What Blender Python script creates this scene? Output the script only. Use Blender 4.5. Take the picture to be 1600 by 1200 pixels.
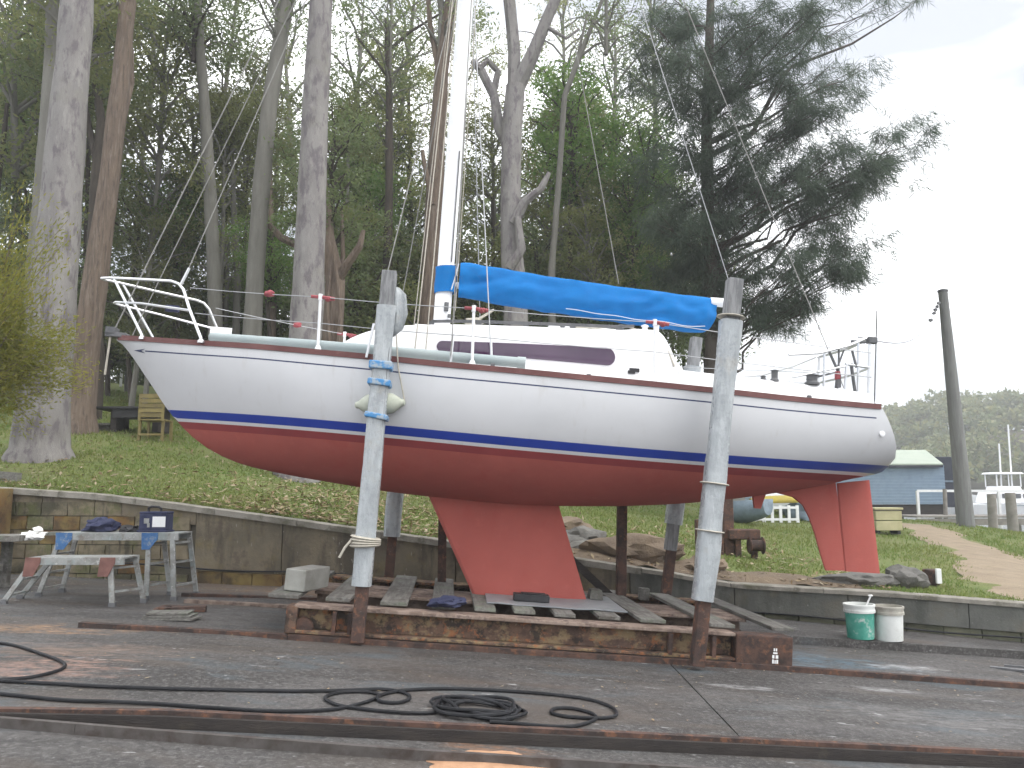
import bpy, bmesh, math, random
import numpy as np
from mathutils import Vector, Matrix, noise as mnoise

random.seed(7); RNG = np.random.default_rng(7)
for o in list(bpy.data.objects): bpy.data.objects.remove(o)
SC = bpy.context.scene; C = SC.collection

# ------------------------------------------------------------------ camera
F = 1256.0; YH = 770.0; PITCH = math.atan((YH - 600) / F); CZ = 1.44
cam_d = bpy.data.cameras.new('camera'); cam = bpy.data.objects.new('camera', cam_d); C.objects.link(cam)
cam.location = (0, 0, CZ); cam.rotation_euler = (math.pi / 2 + PITCH, 0, 0)
cam_d.sensor_width = 36; cam_d.lens = 36 * F / 1600; cam_d.clip_start = 0.1; cam_d.clip_end = 3000
SC.camera = cam
# ------------------------------------------------------------------ sky, sun, exposure
SUN_EL, SUN_AZ = math.radians(54), math.radians(118)      # azimuth from +Y towards +X
W = bpy.data.worlds.new('World'); SC.world = W; W.use_nodes = True
nt = W.node_tree; nt.nodes.clear()
wo = nt.nodes.new('ShaderNodeOutputWorld'); bg = nt.nodes.new('ShaderNodeBackground')
sky = nt.nodes.new('ShaderNodeTexSky'); sky.sky_type = 'NISHITA'; sky.sun_disc = False
sky.sun_elevation = SUN_EL; sky.sun_rotation = SUN_AZ; sky.air_density = 1.0; sky.dust_density = 3.0
tc = nt.nodes.new('ShaderNodeTexCoord'); mp = nt.nodes.new('ShaderNodeMapping'); mp.inputs['Scale'].default_value = (1, 1, 3.2); mp.inputs['Location'].default_value = (3.1, 2.2, 0.9)
nz = nt.nodes.new('ShaderNodeTexNoise'); nz.inputs['Scale'].default_value = 1.6; nz.inputs['Detail'].default_value = 5; nz.inputs['Roughness'].default_value = .5
rp = nt.nodes.new('ShaderNodeValToRGB'); rp.color_ramp.elements[0].position = .38; rp.color_ramp.elements[1].position = .54
rp.color_ramp.elements[0].color = (4.2, 4.4, 4.85, 1); rp.color_ramp.elements[1].color = (12.6, 12.7, 13.0, 1)
mx = nt.nodes.new('ShaderNodeMix'); mx.data_type = 'RGBA'; mx.inputs[0].default_value = .93
L = nt.links.new
L(tc.outputs['Generated'], mp.inputs['Vector']); L(mp.outputs[0], nz.inputs['Vector']); L(nz.outputs['Fac'], rp.inputs[0])
L(sky.outputs[0], mx.inputs[6]); L(rp.outputs[0], mx.inputs[7]); L(mx.outputs[2], bg.inputs['Color']); L(bg.outputs[0], wo.inputs[0])
bg.inputs['Strength'].default_value = .13
sd = bpy.data.lights.new('sun', 'SUN'); sun = bpy.data.objects.new('sun', sd); C.objects.link(sun)
sd.energy = 1.4; sd.angle = math.radians(45); sd.color = (1, .96, .9)
sdir = Vector((math.sin(SUN_AZ) * math.cos(SUN_EL), math.cos(SUN_AZ) * math.cos(SUN_EL), math.sin(SUN_EL)))
sun.rotation_euler = sdir.to_track_quat('Z', 'Y').to_euler(); sun.location = (20, 20, 40)
SC.view_settings.view_transform = 'Standard'; SC.view_settings.look = 'None'
SC.view_settings.exposure = 0.72; SC.view_settings.gamma = 1.0; SC.view_settings.use_curve_mapping = False
SC.render.engine = 'CYCLES'; SC.cycles.use_denoising = True; SC.cycles.max_bounces = 4
SC.cycles.transparent_max_bounces = 8; SC.cycles.diffuse_bounces = 3; SC.cycles.use_adaptive_sampling = True; SC.cycles.adaptive_threshold = .03

# ------------------------------------------------------------------ survey helpers
def ray(px, py):
    xc = (px - 800) / F; yc = (600 - py) / F
    return np.array([xc, math.cos(PITCH) - yc * math.sin(PITCH), yc * math.cos(PITCH) + math.sin(PITCH)])
def at(px, py, Y):
    d = ray(px, py); return Vector((0, 0, CZ)) + Vector(d * (Y / d[1]))
YW = math.radians(4.5)
def interp(x, tab):
    return float(np.interp(x, [p[0] for p in tab], [p[1] for p in tab]))
def slip_z(x, y):
    a = x * math.cos(YW) + (y - 7.6) * math.sin(YW)
    if a < -2.6: return .075 * 2.6 + .03 * (-a - 2.6)
    return -.075 * a
def on_slip(px, py, lift=0.0):
    d = ray(px, py); y = 6.0
    for _ in range(30):
        x = d[0] / d[1] * y; z = slip_z(x, y) + lift
        y = y + .7 * ((z - CZ) / (d[2] / d[1]) - y)
    return Vector((d[0] / d[1] * y, y, slip_z(d[0] / d[1] * y, y) + lift))
WALL_PX = [(-160, 752, 11.9), (0, 761, 11.5), (150, 771, 11.3), (250, 783, 11.2), (400, 803, 11.05), (600, 831, 10.95), (760, 853, 10.9), (920, 875, 10.85),
           (1033, 892, 10.8), (1150, 912, 10.75), (1386, 925, 10.5), (1600, 942, 10.2), (1800, 958, 9.85)]
WALL = [at(*p) for p in WALL_PX]
WX = [p.x for p in WALL]
def wall_y(x): 
    if x < WX[0]: return WALL[0].y + (WX[0] - x) * .1
    if x > WX[-1]: return WALL[-1].y - (x - WX[-1]) * .15
    return float(np.interp(x, WX, [p.y for p in WALL]))
def wall_z(x): return float(np.interp(x, WX, [p.z for p in WALL]))

# terrain behind the wall: thin interpolation through surveyed heights
TP = [Vector((p.x, p.y + .1, p.z - .03)) for p in WALL] + [at(*p) for p in [
    (60, 712, 14), (125, 668, 18), (230, 672, 18), (190, 588, 32), (0, 640, 20), (280, 745, 13), (450, 750, 15), (560, 790, 13), (640, 795, 15),
    (900, 790, 20), (960, 850, 12.2), (1000, 800, 22), (1000, 838, 13.5), (1200, 832, 18), (1200, 872, 13.5), (1290, 893, 12), (1430, 815, 26),
    (1510, 822, 22), (1600, 848, 20), (1600, 900, 13)]]
TP += [Vector(p) for p in [(-14, 11, 1.9), (-22, 14, 2.6), (-40, 20, 5), (-40, 60, 7), (-12, 60, 3.5), (4, 60, 1.2), (8, 45, .6), (12, 34, .2), (18, 36, -1.6), (16, 29, -.1), (30, 40, -3), (30, 24, -2),
       (20, 20, -.4), (26, 12, -1.5), (14, 11, -.6), (18, 80, -2), (-40, 85, 5), (40, 85, -4)]]
_A = np.array([[p.x, p.y] for p in TP]); _Z = np.array([p.z for p in TP]); _n = len(TP)
_K = np.sqrt(((_A[:, None] - _A[None]) ** 2).sum(-1)); _M = np.zeros((_n + 3, _n + 3)); _M[:_n, :_n] = _K - np.eye(_n) * .02
_M[:_n, _n] = 1; _M[:_n, _n + 1:] = _A; _M[_n, :_n] = 1; _M[_n + 1:, :_n] = _A.T
_Wt = np.linalg.solve(_M, np.concatenate([_Z, [0, 0, 0]]))
def tz_arr(x, y):
    x = np.asarray(x, float); y = np.asarray(y, float)
    r = np.sqrt((x[..., None] - _A[:, 0]) ** 2 + (y[..., None] - _A[:, 1]) ** 2)
    return r @ _Wt[:_n] + _Wt[_n] + x * _Wt[_n + 1] + y * _Wt[_n + 2]
def tz(x, y): return float(tz_arr(x, y))

# ------------------------------------------------------------------ mesh helpers
OFF = {}
class MB:
    def __init__(s): s.v = []; s.f = []; s.m = []
    def add(s, vs, fs, mi=0):
        b = len(s.v); s.v += [Vector(v) for v in vs]; s.f += [tuple(i + b for i in f) for f in fs]; s.m += [mi] * len(fs); return s
    def box(s, c, size, R=None, mi=0, taper=1.0):
        c = Vector(c); hx, hy, hz = size[0] / 2, size[1] / 2, size[2] / 2
        vs = [Vector((sx * hx * (taper if sz > 0 else 1), sy * hy * (taper if sz > 0 else 1), sz * hz)) for sz in (-1, 1) for sy in (-1, 1) for sx in (-1, 1)]
        if R is not None: vs = [R @ v for v in vs]
        return s.add([c + v for v in vs], [(0, 2, 3, 1), (4, 5, 7, 6), (0, 1, 5, 4), (2, 6, 7, 3), (0, 4, 6, 2), (1, 3, 7, 5)], mi)
    def bar(s, p0, p1, w, h, up=(0, 0, 1), mi=0):
        p0, p1 = Vector(p0), Vector(p1); d = p1 - p0; L_ = d.length; d.normalize(); up = Vector(up)
        side = d.cross(up)
        if side.length < 1e-4: side = d.cross(Vector((0, 1, 0)))
        side.normalize(); u = side.cross(d)
        R = Matrix((d, -side, u)).transposed()
        return s.box((p0 + p1) / 2, (L_, w, h), R, mi)
    def tube(s, pts, r, n=8, mi=0, caps=True, jitter=0, seed=0):
        pts = [Vector(p) for p in pts]; k = len(pts); rs = r if isinstance(r, (list, tuple)) else [r] * k
        vs = []; fs = []; ref = None
        for i, p in enumerate(pts):
            t = (pts[min(i + 1, k - 1)] - pts[max(i - 1, 0)]).normalized()
            if ref is None: ref = t.orthogonal().normalized()
            ref = (ref - t * ref.dot(t)); ref = ref.normalized() if ref.length > 1e-6 else t.orthogonal().normalized()
            bi = t.cross(ref)
            for j in range(n):
                a = 2 * math.pi * j / n; dr = ref * math.cos(a) + bi * math.sin(a); rr = rs[i]
                if jitter: rr *= 1 + jitter * mnoise.noise(Vector((p.x * 2 + math.cos(a) * 1.3 + seed, p.y * 2 + math.sin(a) * 1.3, p.z * 1.1)))
                vs.append(p + dr * rr)
        for i in range(k - 1):
            for j in range(n):
                a, b = i * n + j, i * n + (j + 1) % n; fs.append((a, b, b + n, a + n))
        if caps: fs += [tuple(range(n))[::-1], tuple(range((k - 1) * n, k * n))]
        return s.add(vs, fs, mi)
    def lathe(s, c, prof, n=16, mi=0, R=None, squash=1.0):
        c = Vector(c); vs = []; fs = []
        for (r, z) in prof:
            for j in range(n):
                a = 2 * math.pi * j / n; v = Vector((r * math.cos(a), r * math.sin(a) * squash, z)); vs.append(c + (R @ v if R is not None else v))
        for i in range(len(prof) - 1):
            for j in range(n): a, b = i * n + j, i * n + (j + 1) % n; fs.append((a, b, b + n, a + n))
        fs += [tuple(range(n))[::-1], tuple(range((len(prof) - 1) * n, len(prof) * n))]
        return s.add(vs, fs, mi)
    def grid(s, rows, mi=0, closed=False):
        k = len(rows[0]); vs = [v for r in rows for v in r]; fs = []
        for i in range(len(rows) - 1):
            for j in range(k - 1 + (1 if closed else 0)):
                a, b = i * k + j, i * k + (j + 1) % k; fs.append((a, b, b + k, a + k))
        return s.add(vs, fs, mi)
    def prism(s, poly, d, mi=0):
        d = Vector(d); n = len(poly); a = [Vector(p) for p in poly]; b = [p + d for p in a]
        return s.add(a + b, [tuple(range(n))[::-1], tuple(range(n, 2 * n))] + [(i, (i + 1) % n, n + (i + 1) % n, n + i) for i in range(n)], mi)
    def blob(s, c, size, seed=0, rough=.25, n=3, R=None, flat=None, mi=0):
        bm = bmesh.new(); bmesh.ops.create_icosphere(bm, subdivisions=n, radius=1)
        vs = []
        for v in bm.verts:
            p = v.co.copy(); k = 1 + rough * (mnoise.noise(p * 1.3 + Vector((seed, seed * .7, 0))) + .5 * mnoise.noise(p * 3.1 + Vector((0, seed, 3))))
            p = Vector((p.x * k * size[0], p.y * k * size[1], p.z * k * size[2]))
            if flat is not None and p.z < flat * size[2]: p.z = flat * size[2]
            vs.append(Vector(c) + (R @ p if R is not None else p))
        fs = [tuple(v.index for v in f.verts) for f in bm.faces]; bm.free()
        return s.add(vs, fs, mi)
    def mesh(s, name, mats, smooth, off=Vector((0, 0, 0))):
        me = bpy.data.meshes.new(name); me.from_pydata([tuple(v - off) for v in s.v], [], s.f)
        for m in (mats if isinstance(mats, (list, tuple)) else [mats]): me.materials.append(m)
        if any(s.m): me.polygons.foreach_set('material_index', s.m)
        bm = bmesh.new(); bm.from_mesh(me); bmesh.ops.recalc_face_normals(bm, faces=bm.faces); bm.to_mesh(me); bm.free()
        if smooth: me.polygons.foreach_set('use_smooth', [True] * len(me.polygons))
        me.update(); return me
    def build(s, name, mats, parent=None, smooth=False, bevel=0, origin=None, sharp=35):
        off = OFF.get(parent.name, Vector((0, 0, 0))) if parent else Vector(origin) if origin is not None else Vector((0, 0, 0))
        me = s.mesh(name, mats, smooth, off)
        o = bpy.data.objects.new(name, me); C.objects.link(o)
        if parent: o.parent = parent
        else: o.location = off
        OFF[o.name] = off
        if smooth: me.set_sharp_from_angle(angle=math.radians(sharp))
        if bevel:
            b = o.modifiers.new('bevel', 'BEVEL'); b.width = bevel; b.segments = 2; b.limit_method = 'ANGLE'
        return o
def tag(o, label=None, cat=None, group=None, kind=None):
    if label: o['label'] = label
    if cat: o['category'] = cat
    if group: o['group'] = group
    if kind: o['kind'] = kind
    return o
def thing(name, label, cat, loc, group=None, matrix=None):
    o = bpy.data.objects.new(name, None); C.objects.link(o); o.empty_display_size = .2
    if matrix is not None: o.matrix_world = matrix; OFF[o.name] = Vector((0, 0, 0))
    else: o.location = loc; OFF[o.name] = Vector(loc)
    return tag(o, label, cat, group)
def struct(mb, name, mats, smooth=False, kind='structure'):
    return tag(mb.build(name, mats, smooth=smooth), kind=kind)
def dup(o, parent=None):
    c = o.copy(); C.objects.link(c)
    if parent: c.parent = parent
    OFF[c.name] = OFF.get(o.name, Vector((0, 0, 0)))
    return c
def np_mesh(name, V, Q, mats, mi=None, smooth=False):
    me = bpy.data.meshes.new(name); nv = len(V); nf = len(Q); k = Q.shape[1]
    me.vertices.add(nv); me.vertices.foreach_set('co', V.astype(np.float32).ravel())
    me.loops.add(nf * k); me.loops.foreach_set('vertex_index', Q.astype(np.int32).ravel())
    me.polygons.add(nf); me.polygons.foreach_set('loop_start', (np.arange(nf) * k).astype(np.int32))
    for m in (mats if isinstance(mats, (list, tuple)) else [mats]): me.materials.append(m)
    if mi is not None: me.polygons.foreach_set('material_index', np.asarray(mi, np.int32))
    me.update(calc_edges=True); me.validate(); return me
def np_obj(name, me, parent=None):
    o = bpy.data.objects.new(name, me); C.objects.link(o)
    if parent: o.parent = parent
    return o

# ------------------------------------------------------------------ materials
def node_mat(name):
    m = bpy.data.materials.new(name); m.use_nodes = True; t = m.node_tree; t.nodes.clear()
    out = t.nodes.new('ShaderNodeOutputMaterial'); return m, t, out
class NB:
    def __init__(s, t): s.t = t
    def n(s, typ, **kw):
        x = s.t.nodes.new('ShaderNode' + typ)
        for k, v in kw.items(): setattr(x, k, v)
        return x
    def l(s, a, b): s.t.links.new(a, b)
    def noise(s, vec, scale, detail=5, rough=.6, dist=0):
        x = s.n('TexNoise'); x.inputs['Scale'].default_value = scale; x.inputs['Detail'].default_value = detail
        x.inputs['Roughness'].default_value = rough; x.inputs['Distortion'].default_value = dist; s.l(vec, x.inputs['Vector']); return x.outputs['Fac']
    def ramp(s, f, a, b):
        x = s.n('MapRange'); x.clamp = True; x.inputs[1].default_value = a; x.inputs[2].default_value = b; s.l(f, x.inputs[0]); return x.outputs[0]
    def mix(s, f, a, b):
        x = s.n('Mix', data_type='RGBA')
        if isinstance(f, (int, float)): x.inputs[0].default_value = f
        else: s.l(f, x.inputs[0])
        for i, c in ((6, a), (7, b)):
            if isinstance(c, (tuple, list)): x.inputs[i].default_value = (*c, 1)
            else: s.l(c, x.inputs[i])
        return x.outputs[2]
    def math(s, op, a, b=None):
        x = s.n('Math', operation=op)
        for i, c in ((0, a), (1, b)):
            if c is None: continue
            if isinstance(c, (int, float)): x.inputs[i].default_value = c
            else: s.l(c, x.inputs[i])
        return x.outputs[0]
def mat(name, c1, c2=None, scale=4.0, rough=.7, bump=0.0, bscale=40, metal=0.0, layers=(), spec=.35, vary=0.0, stretch=(1, 1, 1), lo=.35, hi=.65, coat=0, rvar=0, world=False):
    """layers: (colour, noise scale, lo, hi, strength[, stretch])"""
    m, t, out = node_mat(name); b = NB(t); p = b.n('BsdfPrincipled'); b.l(p.outputs[0], out.inputs[0])
    tc = b.n('TexCoord'); base = tc.outputs['Object']
    if world: base = b.n('NewGeometry').outputs['Position']
    oi = b.n('ObjectInfo')
    if vary:
        ad = b.n('VectorMath', operation='ADD'); sc = b.n('VectorMath', operation='SCALE'); cb = b.n('CombineXYZ')
        for i in range(3): b.l(oi.outputs['Random'], cb.inputs[i])
        b.l(cb.outputs[0], sc.inputs[0]); sc.inputs[3].default_value = 37; b.l(base, ad.inputs[0]); b.l(sc.outputs[0], ad.inputs[1]); base = ad.outputs[0]
    def vec(st):
        if st == (1, 1, 1): return base
        q = b.n('Mapping'); q.inputs['Scale'].default_value = st; b.l(base, q.inputs[0]); return q.outputs[0]
    v = vec(stretch)
    col = b.mix(b.ramp(b.noise(v, scale), lo, hi), c1, c2 or c1)
    for ly in layers:
        c, s_, l_, h_, k = ly[:5]; vv = vec(ly[5]) if len(ly) > 5 else base
        col = b.mix(b.math('MULTIPLY', b.ramp(b.noise(vv, s_, 6, .65), l_, h_), k), col, c)
    if vary:
        hs = b.n('HueSaturation'); b.l(col, hs.inputs['Color']); mr = b.n('MapRange'); b.l(oi.outputs['Random'], mr.inputs[0])
        mr.inputs[3].default_value = 1 - vary; mr.inputs[4].default_value = 1 + vary; b.l(mr.outputs[0], hs.inputs['Value']); col = hs.outputs[0]
    b.l(col, p.inputs['Base Color']); p.inputs['Roughness'].default_value = rough; p.inputs['Metallic'].default_value = metal
    p.inputs['Specular IOR Level'].default_value = spec
    if coat: p.inputs['Coat Weight'].default_value = coat; p.inputs['Coat Roughness'].default_value = .2
    if rvar:
        r = b.n('MapRange'); b.l(b.noise(base, scale * 2.3), r.inputs[0]); r.inputs[1].default_value = .3; r.inputs[2].default_value = .7
        r.inputs[3].default_value = max(.05, rough - rvar); r.inputs[4].default_value = min(1, rough + rvar); b.l(r.outputs[0], p.inputs['Roughness'])
    if bump:
        bp = b.n('Bump'); bp.inputs['Strength'].default_value = 1; bp.inputs['Distance'].default_value = bump
        b.l(b.noise(v, bscale, 6, .65), bp.inputs['Height']); b.l(bp.outputs[0], p.inputs['Normal'])
    return m
def leaf_mat(name, c1, c2, c3, trans=.35, scale=.5):
    m, t, out = node_mat(name); b = NB(t)
    geo = b.n('NewGeometry'); oi = b.n('ObjectInfo')
    pi = geo.outputs['Random Per Island']
    col = b.mix(b.ramp(b.noise(geo.outputs['Position'], scale, 3), .35, .65), c1, c2)
    col = b.mix(b.math('MULTIPLY', b.ramp(pi, .55, 1.0), .7), col, c3)
    hs = b.n('HueSaturation'); b.l(col, hs.inputs['Color']); mr = b.n('MapRange'); b.l(oi.outputs['Random'], mr.inputs[0])
    mr.inputs[3].default_value = .75; mr.inputs[4].default_value = 1.25; b.l(mr.outputs[0], hs.inputs['Value']); col = hs.outputs[0]
    d = b.n('BsdfPrincipled'); d.inputs['Roughness'].default_value = .55; d.inputs['Specular IOR Level'].default_value = .3
    tr = b.n('BsdfTranslucent'); b.l(col, d.inputs['Base Color']); b.l(col, tr.inputs['Color'])
    mxs = b.n('MixShader'); mxs.inputs[0].default_value = trans; b.l(d.outputs[0], mxs.inputs[1]); b.l(tr.outputs[0], mxs.inputs[2]); b.l(mxs.outputs[0], out.inputs[0])
    return m

M = {}
M['gel'] = mat('white_gelcoat', (.59, .60, .615), (.555, .565, .58), .8, .36, coat=.2, layers=[((.50, .51, .52), 2.2, .5, .72, .4, (.5, .5, 1.2)), ((.42, .40, .37), 7, .58, .72, .3, (1.5, 1.5, .35))])
M['cabin'] = mat('white_deck_paint', (.74, .745, .75), (.70, .705, .71), 2, .45, layers=[((.66, .66, .62), 5, .62, .85, .3)])
M['red'] = mat('red_antifouling', (.385, .10, .082), (.345, .088, .073), 1.6, .9, bump=.002, bscale=60, layers=[((.34, .055, .05), 4, .55, .8, .5, (1, 1, .5)), ((.47, .13, .105), 9, .56, .75, .35)])
M['maroon_band'] = mat('dark_red_antifouling', (.26, .048, .05), (.22, .04, .045), 2, .7)
M['blue'] = mat('navy_boot_stripe', (.014, .04, .27), (.017, .046, .30), 2, .35)
M['cove'] = mat('dark_blue_cove_stripe', (.03, .04, .1), None, 2, .4)
M['toerail'] = mat('maroon_toe_rail', (.10, .036, .034), (.14, .058, .054), 3, .6, layers=[((.24, .14, .12), 6, .6, .8, .5)])
M['window'] = mat('smoked_acrylic', (.03, .013, .036), (.05, .022, .055), 1.5, .08, spec=.6)
M['winframe'] = mat('window_gasket', (.62, .60, .63), None, 1, .5)
M['cover'] = mat('blue_sailcloth', (.002, .12, .37), (.003, .145, .42), 2.2, .88, bump=.002, bscale=22, layers=[((.003, .075, .26), 3, .55, .8, .5, (2, 1, 5))])
M['seam'] = mat('cover_lacing', (.50, .53, .56), None, 1, .7)
M['stay'] = mat('dull_stay_wire', (.19, .19, .18), (.25, .245, .23), 9, .6)
M['alu'] = mat('painted_alloy', (.82, .83, .84), (.76, .77, .79), 3, .35)
M['stainless'] = mat('stainless_tube', (.62, .63, .64), None, 1, .3, metal=.75)
M['wire'] = mat('rigging_wire', (.34, .35, .36), None, 1, .5, metal=.3)
M['rope'] = mat('weathered_rope', (.45, .42, .36), (.35, .33, .28), 30, .9)
M['red_tie'] = mat('faded_red_tape', (.33, .075, .085), (.24, .06, .07), 20, .7)
M['greytube'] = mat('grey_green_tube', (.27, .33, .34), (.34, .39, .39), 2, .5, layers=[((.2, .22, .22), 8, .6, .8, .5)])
M['dark'] = mat('black_plastic', (.015, .015, .017), (.03, .03, .033), 8, .5)
M['darkgrey'] = mat('dark_grey_metal', (.08, .085, .09), (.13, .13, .135), 8, .5)
M['fender'] = mat('fender_vinyl', (.48, .50, .42), (.38, .41, .34), 6, .6, layers=[((.2, .22, .15), 9, .6, .8, .6)])
M['rust'] = mat('rusted_steel', (.095, .055, .042), (.06, .038, .032), 8, .9, bump=.006, bscale=40, lo=.42, hi=.58, layers=[((.03, .026, .025), 5, .5, .6, .75), ((.19, .09, .05), 14, .55, .64, .65), ((.2, .17, .14), 26, .62, .7, .4)], vary=.15)
M['rustbeam'] = mat('rusted_beam', (.13, .08, .055), (.075, .048, .038), 9, .9, bump=.008, bscale=30, lo=.42, hi=.58, layers=[((.23, .17, .095), 6, .48, .58, .8, (1, 1, 1.6)), ((.028, .024, .022), 8, .52, .60, .85), ((.27, .105, .045), 13, .56, .64, .75), ((.30, .26, .2), 30, .62, .68, .5)], vary=.12)
M['rustpale'] = mat('rust_pink_flange', (.26, .20, .165), (.17, .125, .10), 8, .9, bump=.005, lo=.42, hi=.58, layers=[((.06, .04, .036), 7, .52, .62, .75), ((.29, .24, .2), 15, .58, .66, .5)], vary=.12)
M['timber'] = mat('weathered_timber', (.185, .18, .165), (.115, .11, .10), 6, .92, bump=.006, bscale=24, stretch=(5, .4, 5), lo=.4, hi=.6, layers=[((.07, .06, .052), 6, .52, .62, .7), ((.17, .20, .15), 3, .53, .63, .5), ((.27, .27, .255), 22, .6, .68, .5)], vary=.16)
M['timberdark'] = mat('dark_wet_timber', (.045, .038, .034), (.026, .023, .022), 5, .85, bump=.006, bscale=30, stretch=(.6, 4, 4), layers=[((.10, .085, .06), 5, .6, .8, .5)])
M['postwrap'] = mat('grey_plastic_wrap', (.37, .40, .415), (.29, .315, .33), 5, .3, bump=.02, bscale=7, stretch=(1.8, 1.8, .6), lo=.4, hi=.6, layers=[((.46, .485, .50), 6, .5, .66, .5, (3, 3, .4)), ((.2, .215, .22), 14, .58, .66, .3), ((.33, .30, .24), 4, .56, .66, .3)], spec=.5, rvar=.15)
M['posttop'] = mat('grey_post_timber', (.25, .255, .26), (.16, .165, .17), 9, .9, lo=.42, hi=.58, bump=.006, stretch=(3, 3, .4), layers=[((.38, .39, .38), 14, .6, .8, .5)])
M['bluetape'] = mat('blue_tape', (.06, .22, .45), (.30, .36, .41), 16, .6, lo=.44, hi=.56)
M['slab'] = None
M['railsteel'] = mat('worn_rail_steel', (.07, .062, .056), (.11, .10, .095), 9, .6, metal=.3, layers=[((.05, .035, .03), 7, .5, .62, .7)])
M['plate'] = mat('grey_sheet_metal', (.22, .235, .25), (.28, .29, .30), 4, .5, layers=[((.4, .42, .43), 10, .62, .8, .5), ((.1, .09, .085), 6, .6, .8, .6)])
M['block'] = mat('stained_concrete_block', (.20, .17, .115), (.14, .118, .08), 2.5, .95, bump=.008, bscale=40, world=True, lo=.4, hi=.6, layers=[((.045, .045, .03), 1.3, .47, .6, .85, (1, 1, 1.4)), ((.085, .095, .035), 2.3, .52, .62, .7), ((.03, .028, .022), 5, .54, .64, .6, (1.6, 1.6, .4)), ((.22, .19, .13), 14, .58, .68, .4)])
M['render'] = mat('old_cement_render', (.16, .135, .095), (.11, .096, .07), 1.6, .95, bump=.008, bscale=26, world=True, lo=.4, hi=.6, layers=[((.05, .045, .036), 2.2, .48, .62, .75, (1.6, 1.6, .35)), ((.15, .12, .055), 1.8, .53, .65, .6), ((.075, .06, .05), 5, .54, .64, .6), ((.32, .31, .28), 16, .645, .69, .6, (1.5, 1.5, .6))])
M['wallgrey'] = mat('grey_concrete', (.12, .122, .11), (.085, .088, .08), 1.8, .95, bump=.007, bscale=32, world=True, lo=.4, hi=.6, layers=[((.055, .058, .05), 2.6, .5, .62, .65, (1.3, 1.3, .5)), ((.12, .105, .075), 1.5, .53, .65, .5), ((.3, .31, .3), 18, .66, .7, .6)])
M['cap'] = mat('pale_concrete_coping', (.25, .235, .205), (.175, .165, .14), 3, .95, bump=.008, bscale=34, vary=.1, lo=.4, hi=.6, layers=[((.085, .08, .06), 4, .5, .62, .7), ((.33, .32, .29), 16, .6, .68, .5), ((.10, .11, .05), 2, .54, .64, .4)])
M['yellowblock'] = mat('ochre_stained_block', (.175, .13, .05), (.11, .07, .035), 3, .95, bump=.008, world=True, lo=.4, hi=.6, layers=[((.045, .036, .026), 2, .48, .6, .8), ((.16, .075, .025), 1.2, .5, .6, .6)])
M['mossblock'] = mat('mossy_block', (.14, .14, .095), (.09, .095, .065), 4, .95, bump=.008, vary=.12, lo=.4, hi=.6, layers=[((.06, .06, .045), 3, .5, .7, .7)])
M['mortar'] = mat('dark_mortar', (.075, .068, .05), (.05, .046, .036), 6, .95, bump=.004, world=True)
M['concblock'] = mat('loose_concrete_block', (.30, .30, .275), (.22, .22, .20), 5, .92, bump=.005, layers=[((.16, .17, .13), 4, .55, .75, .5)])
M['hose'] = mat('black_hose', (.009, .0095, .011), (.016, .017, .02), 6, .6, spec=.25)
M['pail'] = mat('white_pail', (.66, .68, .66), (.55, .57, .55), 5, .5, layers=[((.30, .28, .22), 6, .58, .75, .6)])
M['pailgreen'] = mat('green_paint_on_pail', (.04, .25, .19), (.10, .34, .27), 7, .5, layers=[((.5, .52, .5), 9, .56, .66, .8)])
M['paildirty'] = mat('dirty_pail_rim', (.42, .41, .36), (.22, .20, .17), 5, .6)
M['alupaint'] = mat('paint_spattered_alloy', (.28, .29, .28), (.20, .20, .19), 8, .65, lo=.42, hi=.58, layers=[((.46, .47, .46), 22, .57, .63, .7), ((.13, .10, .08), 11, .55, .63, .7), ((.22, .27, .27), 5, .53, .62, .5)])
M['bluebracket'] = mat('blue_bracket', (.035, .10, .24), (.06, .15, .30), 10, .7, layers=[((.24, .25, .25), 20, .53, .62, .7)])
M['rustbracket'] = mat('rust_bracket', (.20, .10, .085), (.14, .07, .06), 10, .8)
M['navy'] = mat('navy_fabric', (.02, .025, .06), (.04, .045, .09), 12, .8, bump=.004)
M['white'] = mat('white_paint', (.75, .76, .76), (.68, .69, .69), 4, .5)
M['ragwhite'] = mat('white_rag', (.78, .78, .76), (.66, .66, .63), 12, .9, bump=.01, bscale=15)
M['bark_gum'] = mat('mottled_gum_bark', (.235, .225, .215), (.18, .17, .165), 1.6, .9, bump=.012, bscale=14, stretch=(2.2, 2.2, .7), layers=[((.115, .10, .11), 3.2, .5, .6, .8, (2, 2, .8)), ((.29, .28, .26), 4.5, .55, .7, .6, (2, 2, .6)), ((.17, .165, .12), 1.2, .56, .75, .5)], world=True)
M['bark_grey'] = mat('grey_bark', (.18, .175, .155), (.13, .125, .11), 2.5, .92, bump=.015, bscale=12, stretch=(3, 3, .5), layers=[((.27, .26, .24), 5, .58, .75, .5, (3, 3, .5))], world=True)
M['bark_brown'] = mat('brown_bark', (.17, .13, .10), (.115, .088, .07), 3, .92, bump=.02, bscale=12, stretch=(4, 4, .5), layers=[((.24, .20, .165), 6, .52, .66, .6, (4, 4, .4)), ((.06, .045, .038), 5, .53, .64, .6, (4, 4, .5))], world=True)
M['bark_dark'] = mat('dark_bark', (.075, .062, .05), (.045, .038, .032), 4, .92, bump=.02, bscale=12, stretch=(3, 3, .6), world=True)
M['leafA'] = leaf_mat('gum_leaf_olive', (.205, .225, .085), (.155, .185, .072), (.27, .26, .115), .6)
M['leafB'] = leaf_mat('dark_green_leaf', (.14, .19, .085), (.165, .21, .09), (.215, .24, .115), .6)
M['leafC'] = leaf_mat('bright_green_leaf', (.14, .24, .055), (.11, .20, .05), (.22, .29, .085), .55)
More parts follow.
